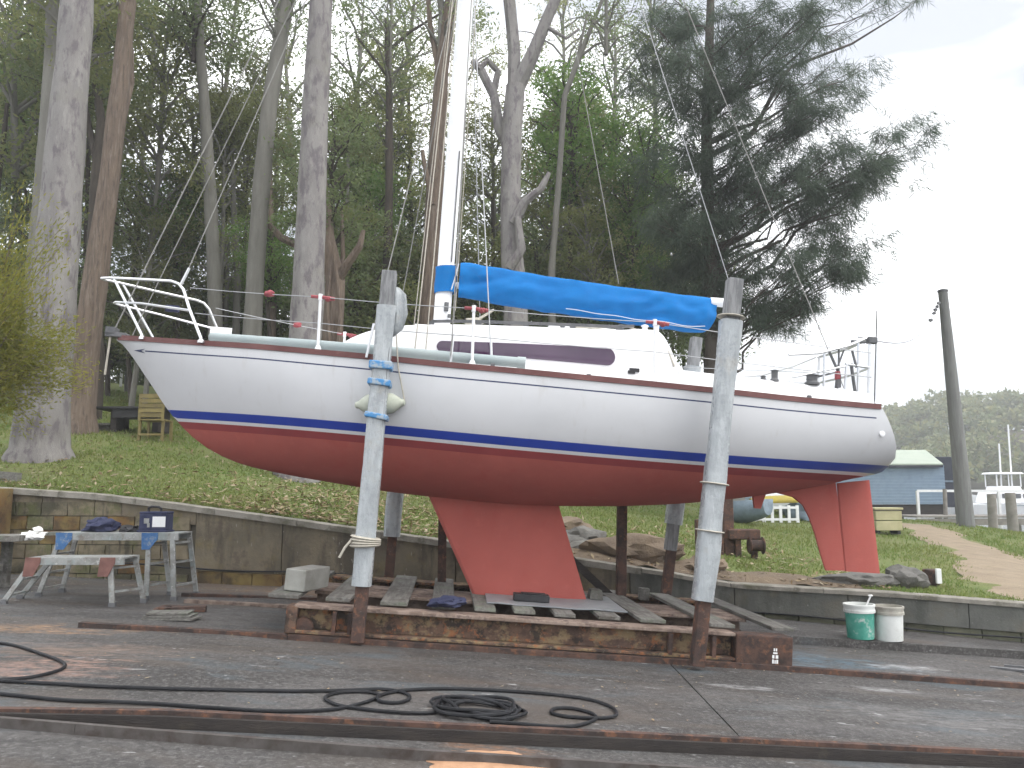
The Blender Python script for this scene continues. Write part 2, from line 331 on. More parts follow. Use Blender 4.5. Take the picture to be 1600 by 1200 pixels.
M['leafD'] = leaf_mat('yellow_green_leaf', (.30, .30, .055), (.21, .23, .045), (.40, .34, .08), .6, 1.2)
M['needle'] = leaf_mat('she_oak_needle', (.105, .145, .10), (.085, .125, .09), (.15, .18, .12), .55)
M['blade'] = leaf_mat('grass_blade', (.125, .195, .045), (.17, .20, .06), (.27, .26, .10), .4, .8)
M['lawn'] = mat('lawn_soil', (.11, .15, .04), (.15, .16, .055), .9, .95, bump=.03, bscale=25, layers=[((.17, .14, .075), 1.7, .55, .72, .7), ((.06, .075, .022), 6, .5, .7, .6), ((.22, .19, .10), 30, .64, .75, .5)], world=True)
M['dirt'] = mat('dirt_bank', (.17, .13, .09), (.12, .092, .066), 3, .95, bump=.03, bscale=18, layers=[((.24, .2, .14), 8, .6, .78, .6), ((.075, .055, .04), 5, .6, .75, .6)], world=True)
M['path'] = mat('dirt_path', (.27, .215, .15), (.21, .165, .115), 2.5, .95, bump=.015, bscale=25, layers=[((.15, .14, .06), 4, .58, .75, .6), ((.33, .28, .21), 9, .62, .8, .5)], world=True)
M['rock'] = mat('grey_rock', (.17, .165, .15), (.10, .098, .092), 4, .9, bump=.03, bscale=9, layers=[((.27, .26, .24), 7, .58, .76, .6)], vary=.15)
M['rockbrown'] = mat('brown_sandstone', (.20, .155, .11), (.13, .10, .075), 3, .92, bump=.03, bscale=8, layers=[((.08, .065, .05), 4, .55, .75, .6)], vary=.15)
M['litter'] = leaf_mat('fallen_leaf', (.30, .24, .14), (.20, .13, .07), (.45, .40, .29), .1, 2)
M['weatherboard'] = mat('blue_weatherboard', (.22, .295, .385), (.25, .325, .415), 3, .7, layers=[((.17, .235, .315), 4, .52, .7, .5)])
M['greenroof'] = mat('pale_green_roof', (.29, .34, .28), (.33, .37, .31), 2, .7)
M['pole'] = mat('grey_power_pole', (.20, .205, .20), (.15, .15, .15), 3, .9, bump=.006, stretch=(6, 6, .4), layers=[((.27, .28, .28), 5, .58, .8, .5, (6, 6, .3))])
M['wharf'] = mat('wharf_timber', (.24, .225, .205), (.17, .16, .145), 5, .9, vary=.15, bump=.005)
M['navybox'] = mat('dark_shed_panel', (.022, .027, .04), (.035, .04, .055), 3, .6)
M['cruiser'] = mat('cruiser_white', (.80, .81, .82), (.74, .75, .77), 1, .4)
M['glassdark'] = mat('dark_glass', (.03, .035, .04), None, 1, .1, spec=.6)
M['tarp'] = mat('blue_grey_tarp', (.20, .26, .31), (.14, .18, .22), 4, .6, bump=.02, bscale=8)
M['kayak'] = mat('yellow_hull', (.42, .34, .05), (.34, .27, .05), 4, .6)
M['bin'] = mat('yellow_green_board', (.40, .37, .22), (.32, .30, .17), 4, .7, vary=.1)
M['teak'] = mat('greenish_garden_timber', (.22, .18, .07), (.16, .13, .06), 6, .85, vary=.15)
M['tabletop'] = mat('black_table_top', (.02, .02, .022), (.03, .03, .03), 5, .6)
M['hillgreen'] = leaf_mat('far_hill_foliage', (.15, .17, .07), (.10, .13, .06), (.24, .22, .08), .35, .05)
M['hillbase'] = mat('hill_scrub', (.07, .075, .045), (.10, .09, .05), .05, .95, world=True)
M['sand'] = mat('pink_sand', (.42, .25, .15), (.33, .19, .11), 14, .95, bump=.004, bscale=60)

_s = on_slip(765, 1190, -.075); sp_x, sp_y = _s.x, _s.y
def slab_material():
    m, t, out = node_mat('stained_slip_concrete'); b = NB(t); p = b.n('BsdfPrincipled'); b.l(p.outputs[0], out.inputs[0])
    P = b.n('NewGeometry').outputs['Position']
    st = b.n('Mapping'); st.inputs['Scale'].default_value = (.45, 1.3, 1); st.inputs['Rotation'].default_value = (0, 0, -.1); b.l(P, st.inputs[0]); S = st.outputs[0]
    col = b.mix(b.ramp(b.noise(S, 1.1, 6, .6, .6), .4, .6), (.044, .041, .039), (.082, .077, .074))
    col = b.mix(b.math('MULTIPLY', b.ramp(b.noise(P, 30, 5, .8), .5, .60), .6), col, (.165, .160, .155))
    col = b.mix(b.math('MULTIPLY', b.ramp(b.noise(P, 17, 5, .8), .52, .60), .65), col, (.026, .025, .025))
    col = b.mix(b.math('MULTIPLY', b.ramp(b.noise(S, .8, 5, .6, 1), .5, .62), .6), col, (.085, .068, .055))
    sep = b.n('SeparateXYZ'); b.l(P, sep.inputs[0])
    teal = b.math('MULTIPLY', b.ramp(b.noise(S, 1.5, 5, .6, .5), .55, .66), .5); col = b.mix(teal, col, (.075, .10, .115))
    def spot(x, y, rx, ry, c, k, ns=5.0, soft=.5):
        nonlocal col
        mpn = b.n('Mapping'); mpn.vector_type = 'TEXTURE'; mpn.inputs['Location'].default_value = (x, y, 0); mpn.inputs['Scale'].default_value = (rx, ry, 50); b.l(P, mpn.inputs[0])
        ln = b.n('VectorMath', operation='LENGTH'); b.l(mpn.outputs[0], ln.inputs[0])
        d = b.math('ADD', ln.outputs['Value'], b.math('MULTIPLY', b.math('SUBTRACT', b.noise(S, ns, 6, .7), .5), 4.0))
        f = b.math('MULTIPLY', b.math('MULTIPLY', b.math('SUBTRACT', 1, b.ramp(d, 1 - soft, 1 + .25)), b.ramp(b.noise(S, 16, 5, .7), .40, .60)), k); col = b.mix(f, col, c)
    for sp in [(-4.9, 7.35, 1.5, .22, (.38, .22, .11), .7), (-3.3, 5.9, .5, .35, (.36, .22, .17), .6), (-3.35, 6.5, .75, .3, (.27, .19, .15), .5), (2.9, 8.4, .9, .5, (.10, .17, .22), .8),
               (1.95, 6.85, .35, .07, (.4, .4, .4), .6), (3.3, 7.2, .3, .08, (.38, .39, .39), .6), (3.1, 6.3, .9, .35, (.19, .188, .186), .5), (4.0, 8.4, .35, .12, (.5, .5, .5), .6),
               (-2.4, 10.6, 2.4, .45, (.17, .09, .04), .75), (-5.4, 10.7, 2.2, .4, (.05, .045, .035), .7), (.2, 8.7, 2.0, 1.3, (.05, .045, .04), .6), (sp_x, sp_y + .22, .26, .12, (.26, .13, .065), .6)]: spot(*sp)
    spk = b.ramp(b.noise(S, 8, 4, .65), .67, .70); col = b.mix(b.math('MULTIPLY', spk, .7), col, (.34, .34, .34))
    spk2 = b.ramp(b.noise(P, 21, 4, .65), .665, .70); col = b.mix(b.math('MULTIPLY', spk2, .5), col, (.3, .3, .3))
    crk = b.n('TexVoronoi', feature='DISTANCE_TO_EDGE'); crk.inputs['Scale'].default_value = .55; b.l(S, crk.inputs['Vector'])
    b.l(col, p.inputs['Base Color'])
    r = b.n('MapRange'); b.l(b.noise(S, 1.3, 5), r.inputs[0]); r.inputs[1].default_value = .35; r.inputs[2].default_value = .65; r.inputs[3].default_value = .55; r.inputs[4].default_value = .92
    b.l(r.outputs[0], p.inputs['Roughness']); p.inputs['Specular IOR Level'].default_value = .4
    bp = b.n('Bump'); bp.inputs['Distance'].default_value = .012; b.l(b.noise(P, 38, 6, .75), bp.inputs['Height']); b.l(bp.outputs[0], p.inputs['Normal'])
    return m
M['slab'] = slab_material()
def water_material():
    m, t, out = node_mat('harbour_water'); b = NB(t); p = b.n('BsdfPrincipled'); b.l(p.outputs[0], out.inputs[0])
    p.inputs['Base Color'].default_value = (.04, .055, .055, 1); p.inputs['Roughness'].default_value = .12
    P = b.n('NewGeometry').outputs['Position']; bp = b.n('Bump'); bp.inputs['Distance'].default_value = .05; b.l(b.noise(P, 1.5, 4), bp.inputs['Height']); b.l(bp.outputs[0], p.inputs['Normal'])
    return m
M['water'] = water_material()

# ------------------------------------------------------------------ setting: slip, apron, lawn, water, hill
def front_y(x): return 4.8 + (x + 2.93) * .1045
def slab_grid(x0, x1, nx, yf, yb, ny, dz):
    m = MB(); rows = []
    for i in range(nx + 1):
        x = x0 + (x1 - x0) * i / nx; a, b_ = yf(x), yb(x); rows.append([Vector((x, a + (b_ - a) * (j / ny) ** 1.0, slip_z(x, a + (b_ - a) * j / ny) + dz)) for j in range(ny + 1)])
    m.grid(rows)
    m.grid([[r[0] + Vector((0, 0, -.25)) for r in rows], [r[0] for r in rows]])
    m.grid([[p + Vector((0, 0, -.25)) for p in rows[0]], rows[0]]); m.grid([[p + Vector((0, 0, -.25)) for p in rows[-1]], rows[-1]])
    return m
struct(slab_grid(-16, 1.44, 40, front_y, lambda x: wall_y(x) + .05, 20, 0), 'slipway', M['slab'])
struct(slab_grid(1.452, 14, 30, front_y, lambda x: wall_y(x) + .05, 20, 0), 'slipway', M['slab'])
struct(slab_grid(-16, 14, 60, lambda x: -10, lambda x: front_y(x) + .06, 40, -.075), 'lower_apron', M['slab'])
m = MB(); m.add([(-700, -300, -.75), (700, -300, -.75), (700, 1200, -.75), (-700, 1200, -.75)], [(0, 1, 2, 3)]); struct(m, 'water', M['water'])
# lawn sheet behind the wall
m = MB(); rows = []
xs = np.concatenate([np.linspace(-90, -14, 18), np.linspace(-13, 13, 90), np.linspace(14, 40, 16)])
rr = np.linspace(0, 1, 64) ** 1.9
for x in xs:
    y0 = wall_y(x) + .12; ys = y0 + rr * 75; zs = tz_arr(np.full_like(ys, x), ys)
    rows.append([Vector((x, y, z + .05 * mnoise.noise(Vector((x * .8, y * .8, 0))) * min(1, (y - y0) * .6))) for y, z in zip(ys, zs)])
m.grid(rows); lawn = struct(m, 'lawn', M['lawn'], smooth=True)
def lawn_hit(px, py):
    d = ray(px, py); y = 14.0
    for k in range(300):
        y = 10.9 + k * .08; x = d[0] / d[1] * y
        if CZ + d[2] / d[1] * y < tz(x, y): break
    return Vector((x, y, tz(x, y)))
# dirt path
PATH = [lawn_hit(*p) for p in [(1600, 925), (1560, 880), (1500, 850), (1450, 830), (1400, 818)]]
PATH = [Vector((PATH[0].x + .9, PATH[0].y - 1.3, 0))] + PATH
m = MB(); rows = []
for i in range(len(PATH) - 1):
    for k in range(8):
        p = PATH[i].lerp(PATH[i + 1], k / 8); d = (PATH[i + 1] - PATH[i]); d.z = 0; d.normalize(); n_ = Vector((-d.y, d.x, 0))
        wl = .75 + .2 * mnoise.noise(p * 1.7); wr = .75 + .2 * mnoise.noise(p * 1.7 + Vector((9, 0, 0)))
        rows.append([Vector((q.x, q.y, tz(q.x, q.y) + .035 - .03 * abs(u))) for u in np.linspace(-1, 1, 7) for q in [p + n_ * (u * (wl if u < 0 else wr))]])
m.grid(rows); struct(m, 'path', M['path'], smooth=True)
# bare earth bank along the wall top
m = MB(); rows = []
for x in np.linspace(-.6, 4.6, 70):
    y0 = wall_y(x) + .2; w_ = .9 + .55 * mnoise.noise(Vector((x * .9, 3, 0))) + (.8 if x < 1.2 else 0) * max(0, 1 - abs(x - .6))
    rows.append([Vector((x, y0 + w_ * u, tz(x, y0 + w_ * u) + .05 * math.sin(math.pi * min(1, u * 1.1)) + .06 * mnoise.noise(Vector((x * 3, u * 4, 1))) * (1 - u) + .012 - .03 * u)) for u in np.linspace(0, 1, 12)])
m.grid(rows); struct(m, 'earth_bank', M['dirt'], smooth=True)
# hill across the water
def crest(x): return 3.5 + 15 * (1 / (1 + math.exp(-(x - 80) / 22))) + 2.5 * math.sin(x * .09)
m = MB(); rows = []
for i in range(41):
    x = -60 + i * 9; rows.append([Vector((x, y, -1.5 + (crest(x) + 1) * math.sin(min(1, (y - 112) / 60) * math.pi / 2) if y < 173 else crest(x) - .5)) for y in np.linspace(112, 220, 14)])
m.grid(rows); struct(m, 'hill', M['hillbase'], smooth=True)
# ledge at the foot of the wall on the water side
def strip_solid(pts, w0, w1, z0, z1, zf):
    """solid strip along x with y from wall_y+w0 to +w1, z from zf(x)+z0 to zf(x)+z1"""
    m_ = MB(); rws = []
    for x in pts:
        y = wall_y(x); z = zf(x); rws.append([Vector((x, y + w0, z + z0)), Vector((x, y + w0, z + z1)), Vector((x, y + w1, z + z1)), Vector((x, y + w1, z + z0))])
    m_.grid(rws, closed=True); k = len(rws) * 4
    m_.f += [(0, 1, 2, 3), (k - 4, k - 1, k - 2, k - 3)]; m_.m += [0, 0]; return m_
m = MB(); rws = []
for x in np.linspace(2.62, 12, 24):
    y0 = 9.32 + (x - 2.7) * .08; y1 = wall_y(x) + .02
    rws.append([Vector((x, y0, slip_z(x, y0) - .05)), Vector((x, y0, slip_z(x, y0) + .085)), Vector((x, y1, slip_z(x, y1) + .10)), Vector((x, y1, slip_z(x, y1) - .05))])
m.grid(rws, closed=True); m.f.append((0, 1, 2, 3)); m.m.append(0); struct(m, 'ledge', M['slab'])
# rails let into the concrete
def rail_line(name, label, pts, w, h, mt, lift=.0):
    m_ = MB()
    for a, b_ in zip(pts, pts[1:]): m_.bar(a + Vector((0, 0, lift)), b_ + Vector((0, 0, lift)), w, h)
    o = m_.build(name, mt, origin=pts[0]); return tag(o, label, 'rail')
rail_line('slip_rail', 'rusty steel slip rail under the near side of the cradle', [on_slip(125, 980), on_slip(450, 999), on_slip(1220, 1048), on_slip(1620, 1077)], .07, .07, M['rust'], .012)
rail_line('slip_rail', 'second slip rail along the foot of the wall behind the cradle', [Vector((x, y, slip_z(x, y))) for x, y in [(-3.9, 9.75), (-2.2, 9.9), (2.6, 10.2)]], .07, .06, M['rust'], .01)
rail_line('edge_iron', 'rust red angle iron along the front edge of the slab', [Vector((x, front_y(x) + .012, slip_z(x, front_y(x)))) for x in np.linspace(-8, 8, 9)], .05, .03, M['rust'], .004)
rail_line('channel_rail', 'long dark rail in the channel nearest the camera', [on_slip(x, float(np.interp(x, [-500, 0, 320, 640, 1066, 1700], [1080, 1123, 1149, 1173, 1200, 1240])), -.03) for x in range(-480, 1700, 60)], .034, .06, M['railsteel'], -.02)
m = MB()
for x in np.linspace(-8, 7, 16): m.bar((x, front_y(x) - .022, slip_z(x, front_y(x)) - .042), (x + 1, front_y(x + 1) - .022, slip_z(x + 1, front_y(x + 1)) - .042), .035, .07)
tag(m.build('edge_timber', M['timberdark'], origin=(0, 4.9, 0)), 'dark wet timber baulk lining the slab edge above the channel', 'timber')
# loose timber edging strip and channel by the wall
sp0 = on_slip(765, 1190, -.075); m = MB(); rws = []
for i in range(9):
    q = i / 8; rws.append([Vector((x_, y_, slip_z(x_, y_) - .075 + .004 + .012 * (1 - q))) for k in range(40) for a_ in [2 * math.pi * k / 40] for r_ in [q * (1 + .35 * mnoise.noise(Vector((math.cos(a_) * 2.2, math.sin(a_) * 2.2, 3))) + .25 * mnoise.noise(Vector((math.cos(a_) * 7, math.sin(a_) * 7, 5))))] for x_ in [sp0.x + .37 * r_ * math.cos(a_)] for y_ in [sp0.y - .06 + .24 * r_ * math.sin(a_)]])
m.grid(rws[1:], closed=True); m.f.append(tuple(range(40))); m.m.append(0)
tag(m.build('sand_spill', M['sand'], smooth=True, origin=sp0), kind='stuff', label='thin spill of pink sand beside the channel rail', cat='sand')

# ------------------------------------------------------------------ retaining wall
wl = thing('retaining_wall', 'long stained block retaining wall holding back the grass bank', 'wall', (-1, 11, .2))
x_split = 1.55
m = strip_solid(np.linspace(-9.8, x_split, 40), .035, .24, -2.0, -.085, wall_z); m.build('mortar_core', M['mortar'], wl)
bw, bh, gap = .40, .195, .012
bm_ = MB(); bm_.box((0, 0, 0), (bw - gap, .05, bh - gap)); base_me = bm_.mesh('block', M['block'], False); base_me2 = base_me.copy(); base_me2.materials[0] = M['yellowblock']
rd = random.Random(3)
zc = -.05; course = 0
while zc < 1.5:
    x = -9.6 + (course % 2) * bw / 2
    while x < -4.4:
        ztop = min(wall_z(x - bw / 2), wall_z(x + bw / 2)) - .09
        z0 = slip_z(x, 11) - .05
        if zc + bh < ztop + .04 and zc + bh > z0:
            y = wall_y(x); sl = math.atan2(wall_y(x + .2) - wall_y(x - .2), .4)
            o = bpy.data.objects.new('block', base_me2 if rd.random() < (.2 if x < -6.3 else .07) else base_me); C.objects.link(o); o.parent = wl
            o.location = Vector((x, y + .022 + rd.uniform(-.005, .005), zc + bh / 2)) - OFF[wl.name]; o.rotation_euler = (rd.uniform(-.01, .01), 0, sl + rd.uniform(-.008, .008))
        x += bw
    zc += bh; course += 1
# top course filler under the coping (rendered), and rendered middle panels
def panels(xs_, z_low, z_high, mt, nm, dy0, dy1):
    for a, b_ in zip(xs_, xs_[1:]):
        m_ = MB(); n_ = 4; rws_ = []
        for k in range(n_ + 1):
            x_ = a + .006 + (b_ - a - .012) * k / n_; y_ = wall_y(x_); rws_.append([Vector((x_, y_ + dy0, z_low(x_))), Vector((x_, y_ + dy0, z_high(x_))), Vector((x_, y_ + dy1, z_high(x_))), Vector((x_, y_ + dy1, z_low(x_)))])
        m_.grid(rws_, closed=True); m_.f += [(0, 1, 2, 3), tuple(n_ * 4 + q for q in (0, 3, 2, 1))]; m_.m += [0, 0]
        m_.build(nm, mt, wl)
panels(list(np.arange(-9.8, -4.6, .8)) + [-4.32], lambda x: wall_z(x) - .26 , lambda x: wall_z(x) - .088, M['render'], 'render_band', .008, .2)
panels([-4.32, -3.1, -1.9, -.75, .45, x_split], lambda x: slip_z(x, 11) + .16, lambda x: wall_z(x) - .088, M['render'], 'render_panel', .0, .2)
panels(list(np.arange(-4.32, x_split, .42)) + [x_split], lambda x: slip_z(x, 11) - .06, lambda x: slip_z(x, 11) + .15, M['yellowblock'], 'footing_block', -.04, .2)
panels([x_split, 2.9, 4.3, 5.7, 7.2, 8.6], lambda x: max(wall_z(x) - .36, slip_z(x, 10.5) + .12), lambda x: wall_z(x) - .06, M['wallgrey'], 'concrete_panel', .0, .24)
panels(list(np.arange(x_split, 8.6, .43)), lambda x: slip_z(x, 10.5) - .05, lambda x: max(wall_z(x) - .36, slip_z(x, 10.5) + .12) - .008, M['mossblock'], 'footing_block', .035, .24)
for a in np.arange(-9.8, 8.6, 1.15):
    n_ = 5; m_ = MB(); rws_ = []; h_ = .085 if a < x_split else .058
    for k in range(n_ + 1):
        x_ = a + .004 + 1.142 * k / n_; y_ = wall_y(x_); j = .006 * mnoise.noise(Vector((x_ * 3, 0, 0))); rws_.append([Vector((x_, y_ - .03 + j, wall_z(x_) - h_)), Vector((x_, y_ - .03 + j, wall_z(x_) - .01)), Vector((x_, y_ - .015 + j, wall_z(x_) + j)), Vector((x_, y_ + .26, wall_z(x_) + j)), Vector((x_, y_ + .26, wall_z(x_) - h_))])
    m_.grid(rws_, closed=True); m_.f += [tuple(range(5)), tuple(n_ * 5 + q for q in range(4, -1, -1))]; m_.m += [0, 0]; m_.build('coping', M['cap'], wl)
# block pier at the far left end, sleeper above it
m = MB(); p = at(2, 800, 11.25); m.box((p.x - .12, p.y, .85), (.35, .3, 1.3)); m.build('pier', M['yellowblock'], wl, bevel=.01)
m = MB(); m.bar(at(-80, 738, 12.2), at(30, 746, 12.2), .12, .14); tag(m.build('garden_sleeper', M['timber'], origin=at(0, 745, 12.2)), 'grey timber sleeper on the grass above the wall at the edge of view', 'sleeper')
# hose clipped along the wall
pts = [Vector((x, wall_y(x) - .055, slip_z(x, 11) + (.20 if x < 1.5 else .16) + .02 * math.sin(x * 2.1))) for x in np.linspace(-5.6, 8, 70)]
m = MB(); m.tube(pts, .012, 6); tag(m.build('wall_hose', M['hose'], smooth=True, origin=pts[0]), 'thin black hose running low along the whole wall', 'hose')

# ------------------------------------------------------------------ cradle
u_ = Vector((math.cos(YW), math.sin(YW), -.075)).normalized(); v_ = Vector((-math.sin(YW), math.cos(YW), 0)); n_v = u_.cross(v_).normalized(); v_ = n_v.cross(u_)
MS = Matrix((u_, v_, n_v)).transposed().to_4x4(); MS.translation = Vector((0, 7.6, 0)); MSI = MS.inverted()
cr = thing('slip_cradle', 'rusty steel boat cradle with grey cross timbers under the sailboat', 'cradle', None, matrix=MS)
def ibeam(m_, a0, a1, b, c0, c1, w=.16):
    m_.box(((a0 + a1) / 2, b, c1 - .016), (a1 - a0, w, .032)); m_.box(((a0 + a1) / 2, b, c0 + .014), (a1 - a0, w, .028)); m_.box(((a0 + a1) / 2, b + .012, (c0 + c1) / 2), (a1 - a0, .022, c1 - c0 - .058))
m = MB(); ibeam(m, -1.98, 2.06, .05, .055, .305, .23); nb = m.build('side_beam', [M['rustbeam'], M['rustpale']], cr, bevel=.006)
nb.data.polygons.foreach_set('material_index', [1 if i < 6 else 0 for i in range(len(nb.data.polygons))])
m = MB(); ibeam(m, -1.98, 2.5, 2.42, .055, .315, .30); m.build('side_beam', M['rustbeam'], cr, bevel=.006)
for b in (1.02, 1.42): m = MB(); ibeam(m, -1.95, 2.5, b, .09, .322, .37); m.build('inner_beam', M['rustpale'], cr, bevel=.006)
m = MB(); m.box((2.33, .03, .165), (.54, .24, .27)); m.build('end_box', M['rust'], cr, bevel=.012)
m = MB(); m.box((-2.0, .03, .17), (.10, .2, .24)); m.build('end_plate', M['rustbeam'], cr, bevel=.01)
for a in (-1.62, -1.48, 1.45, 1.86): m = MB(); m.box((a, -.035, .17), (.035, .075, .19)); m.build('stiffener', M['rust'], cr)
for a, w in [(-2.12, .28), (-1.64, .22), (-1.12, .25), (-.66, .22), (-.27, .20), (.11, .20), (.49, .20), (.91, .21), (1.33, .25), (2.0, .24), (2.58, .22)]:
    m = MB(); m.box((a + rd.uniform(-.01, .01), 1.33 + rd.uniform(-.02, .02), .338 + rd.uniform(-.003, .003)), (w, 2.40, .035)); m.build('cross_timber', M['timber'], cr, bevel=.006)
m = MB(); rws = []
for i in range(15):
    a = -.24 + i * .099; e = .02 * mnoise.noise(Vector((a * 4, 0, 2))); rws.append([Vector((a, .42 + e, .362 + e * .5)), Vector((a + .03, 1.62, .362 + .006 * mnoise.noise(Vector((a * 3, 5, 2))))), Vector((a + .03, 1.62, .37)), Vector((a, .42 + e, .372 + e * .5))])
m.grid(rws, closed=True); m.f += [(0, 1, 2, 3), tuple(14 * 4 + q for q in (3, 2, 1, 0))]; m.m += [0, 0]; m.build('keel_plate', M['plate'], cr)
for a, b in [(-1.9, .02), (2.3, .03), (-1.9, 2.42), (2.3, 2.42)]:
    m = MB(); m.lathe((a, b - .05, .095), [(.02, 0), (.085, .0), (.095, .015), (.095, .07), (.085, .085), (.02, .09)], 18, R=Matrix.Rotation(-math.pi / 2, 3, 'X')); m.build('wheel', M['rust'], cr, smooth=True)
m = MB()
def mark(m_, a, c):                                           # small white painted mark on the end box
    b = -.0935
    for (x0, z0, x1, z1) in [(-.028, 0, -.012, .035), (-.006, 0, .006, .03), (.012, 0, .028, .035), (-.028, .045, -.008, .075), (.004, .045, .028, .075), (-.02, .085, .02, .1), (-.016, .11, -.004, .135), (.004, .11, .016, .135)]:
        m_.box((a + (x0 + x1) / 2, b, c + (z0 + z1) / 2), (x1 - x0, .003, z1 - z0))
mark(m, 2.43, .06); m.build('painted_mark', M['white'], cr)
# posts
def post(px_b, py_b, px_t, py_t, Y, sock_px, sock_py, wrap0, wrap1, wrapw, near, label):
    B_ = MSI @ at(px_b, py_b, Y); T_ = MSI @ at(px_t, py_t, Y); S_ = MSI @ at(sock_px, sock_py, Y + .02)
    d = (T_ - B_).normalized(); y_ax = Vector((0, 1, 0)); x_ax = y_ax.cross(d).normalized(); y_ax = d.cross(x_ax)
    R = Matrix((x_ax, y_ax, d)).transposed(); Lh = (T_ - B_).length
    m_ = MB(); m_.box((B_ + T_) / 2, (.135, .14, Lh), R)
    pp = m_.build('post', M['posttop'], cr, bevel=.006); pp['label'] = label
    mw = MB(); rws_ = []; n_ = 16
    zz = np.linspace(wrap0 * Lh, wrap1 * Lh, 34)
    for i, z in enumerate(zz):
        ring = []
        for j in range(n_):
            a = 2 * math.pi * j / n_ + math.pi / n_; c_, s_ = math.cos(a), math.sin(a); k = 1 / max(abs(c_), abs(s_)) ** .9
            w_ = wrapw * (1 + .05 * math.sin(i * .21)) * (1 + .10 * mnoise.noise(Vector((c_ * 1.2, s_ * 1.2 + Y * 3, z * 2.3)))) * (1 + .05 * mnoise.noise(Vector((c_ * 4, s_ * 4, z * 9))))
            ring.append(B_ + R @ Vector((c_ * k * w_ / 2, s_ * k * w_ / 2, z)))
        rws_.append(ring)
    mw.grid(rws_, closed=True); mw.f += [tuple(range(n_))[::-1], tuple(range(33 * n_, 34 * n_))]; mw.m += [0, 0]
    mw.build('plastic_wrap', M['postwrap'], pp, smooth=True, sharp=50)
    ms = MB(); ms.box((S_ + B_ + d * .12) / 2, (.115, .115, ((B_ + d * .12) - S_).length), R); ms.build('steel_socket', M['rust'], pp, bevel=.008)
    return pp, B_, R, Lh
pl, B0, R0, L0 = post(565, 915, 609, 425, 7.36, 560, 1003, .0, .885, .168, True, 'wrapped post with blue tape beside the fender')
for z0, h_, tw in [(1.83, .06, .01), (1.99, .075, .0), (1.52, .05, .02)]:
    m = MB(); m.box(B0 + R0 @ Vector((0, 0, z0)), (.212, .212, h_), R0 @ Matrix.Rotation(tw * 6, 3, 'Y')); m.build('tape_band', M['bluetape'], pl, bevel=.012)
m = MB()
for k in range(4): m.lathe(B0 + R0 @ Vector((0, 0, .355 + k * .022)), [(.128, -.012), (.142, 0), (.128, .012)], 14, R=R0 @ Matrix.Rotation(.06 * (k - 1.5), 3, 'Y'))
m.tube([B0 + R0 @ Vector(p) for p in [(-.12, -.06, .40), (-.17, -.08, .33), (-.21, -.08, .24)]], .012, 6); m.build('rope_lashing', M['rope'], pl, smooth=True)
m = MB(); m.grid([[B0 + R0 @ Vector((x_, y_ + .02 * math.sin(x_ * 40 + z_ * 8), z_)) for x_ in np.linspace(.07, .07 + w_, 5)] for z_, w_, y_ in [(2.75, .03, .0), (2.68, .1, -.02), (2.5, .13, -.01), (2.36, .10, .02), (2.28, .02, .03)]])
pf = m.build('plastic_flap', M['postwrap'], pl, smooth=True); sdm = pf.modifiers.new('solid', 'SOLIDIFY'); sdm.thickness = .006
pr, B1, R1, L1 = post(1098, 938, 1148, 437, 7.42, 1090, 1040, .0, .865, .182, True, 'wrapped post near the stern')
for z0 in (1.05, 2.62, .62): m = MB(); m.lathe(B1 + R1 @ Vector((0, 0, z0)), [(.128, -.007), (.136, 0), (.128, .007)], 14, R=R1); m.build('strap', M['rope'], pr, smooth=True)
post(612, 838, 640, 520, 10.28, 606, 940, .0, .8, .2, False, 'far post beyond the keel root')
post(1047, 860, 1088, 528, 10.28, 1040, 945, .12, .86, .2, False, 'far post beyond the rudder side')
for px, py0, py1, w, Y in [(972, 784, 938, .11, 9.75), (692, 778, 925, .10, 9.7)]:
    m = MB(); m.bar(MSI @ at(px, py0, Y), MSI @ at(px - 2, py1, Y), w, w, up=(0, 1, 0)); m.build('prop', M['rust'], cr, bevel=.006)
m = MB(); m.bar(MSI @ at(880, 862, 9.9), MSI @ at(968, 945, 9.9), .09, .09, up=(0, 1, 0)); m.build('dark_diagonal', M['timberdark'], cr)  # dark diagonal bar behind the keel
for q in ((752, 926, 9.6), (1006, 928, 9.95)): m = MB(); m.box(MSI @ at(*q), (.11, .11, .14)); m.build('timber_chock', M['timber'], cr)
# loose things lying on the cradle
def on_cradle(a, b, c): return MS @ Vector((a, b, c))
RS = MS.to_3x3()
p = on_cradle(-2.0, .62, .36); m = MB(); m.box(p + RS @ Vector((0, 0, .105)), (.21, .55, .205), RS @ Matrix.Rotation(-.28, 3, 'Z')); tag(m.build('concrete_block', M['concblock'], origin=p, bevel=.012), 'loose grey concrete block on the bow end of the cradle', 'block')
p = on_cradle(.22, .72, .375); m = MB(); m.box(p + RS @ Vector((0, 0, .035)), (.36, .15, .07), RS); m.box(p + RS @ Vector((.02, 0, .076)), (.25, .1, .012), RS); tag(m.build('rubber_chock', M['dark'], origin=p, bevel=.006), 'black rubber chock in front of the keel on the sheet', 'chock')
p = on_cradle(.98, 1.3, .375); m = MB(); m.box(p + RS @ Vector((0, 0, .05)), (.15, .2, .1), RS, taper=.8); tag(m.build('wooden_wedge', M['timber'], origin=p, bevel=.006), 'small grey wooden wedge behind the trailing edge of the keel', 'wedge')
p = on_cradle(-.62, .12, .36); m = MB(); m.blob(p + Vector((0, 0, .03)), (.17, .1, .05), 5, .5, 3); tag(m.build('blue_rag', M['navy'], origin=p, smooth=True), 'crumpled navy rag on the near cradle beam', 'rag')

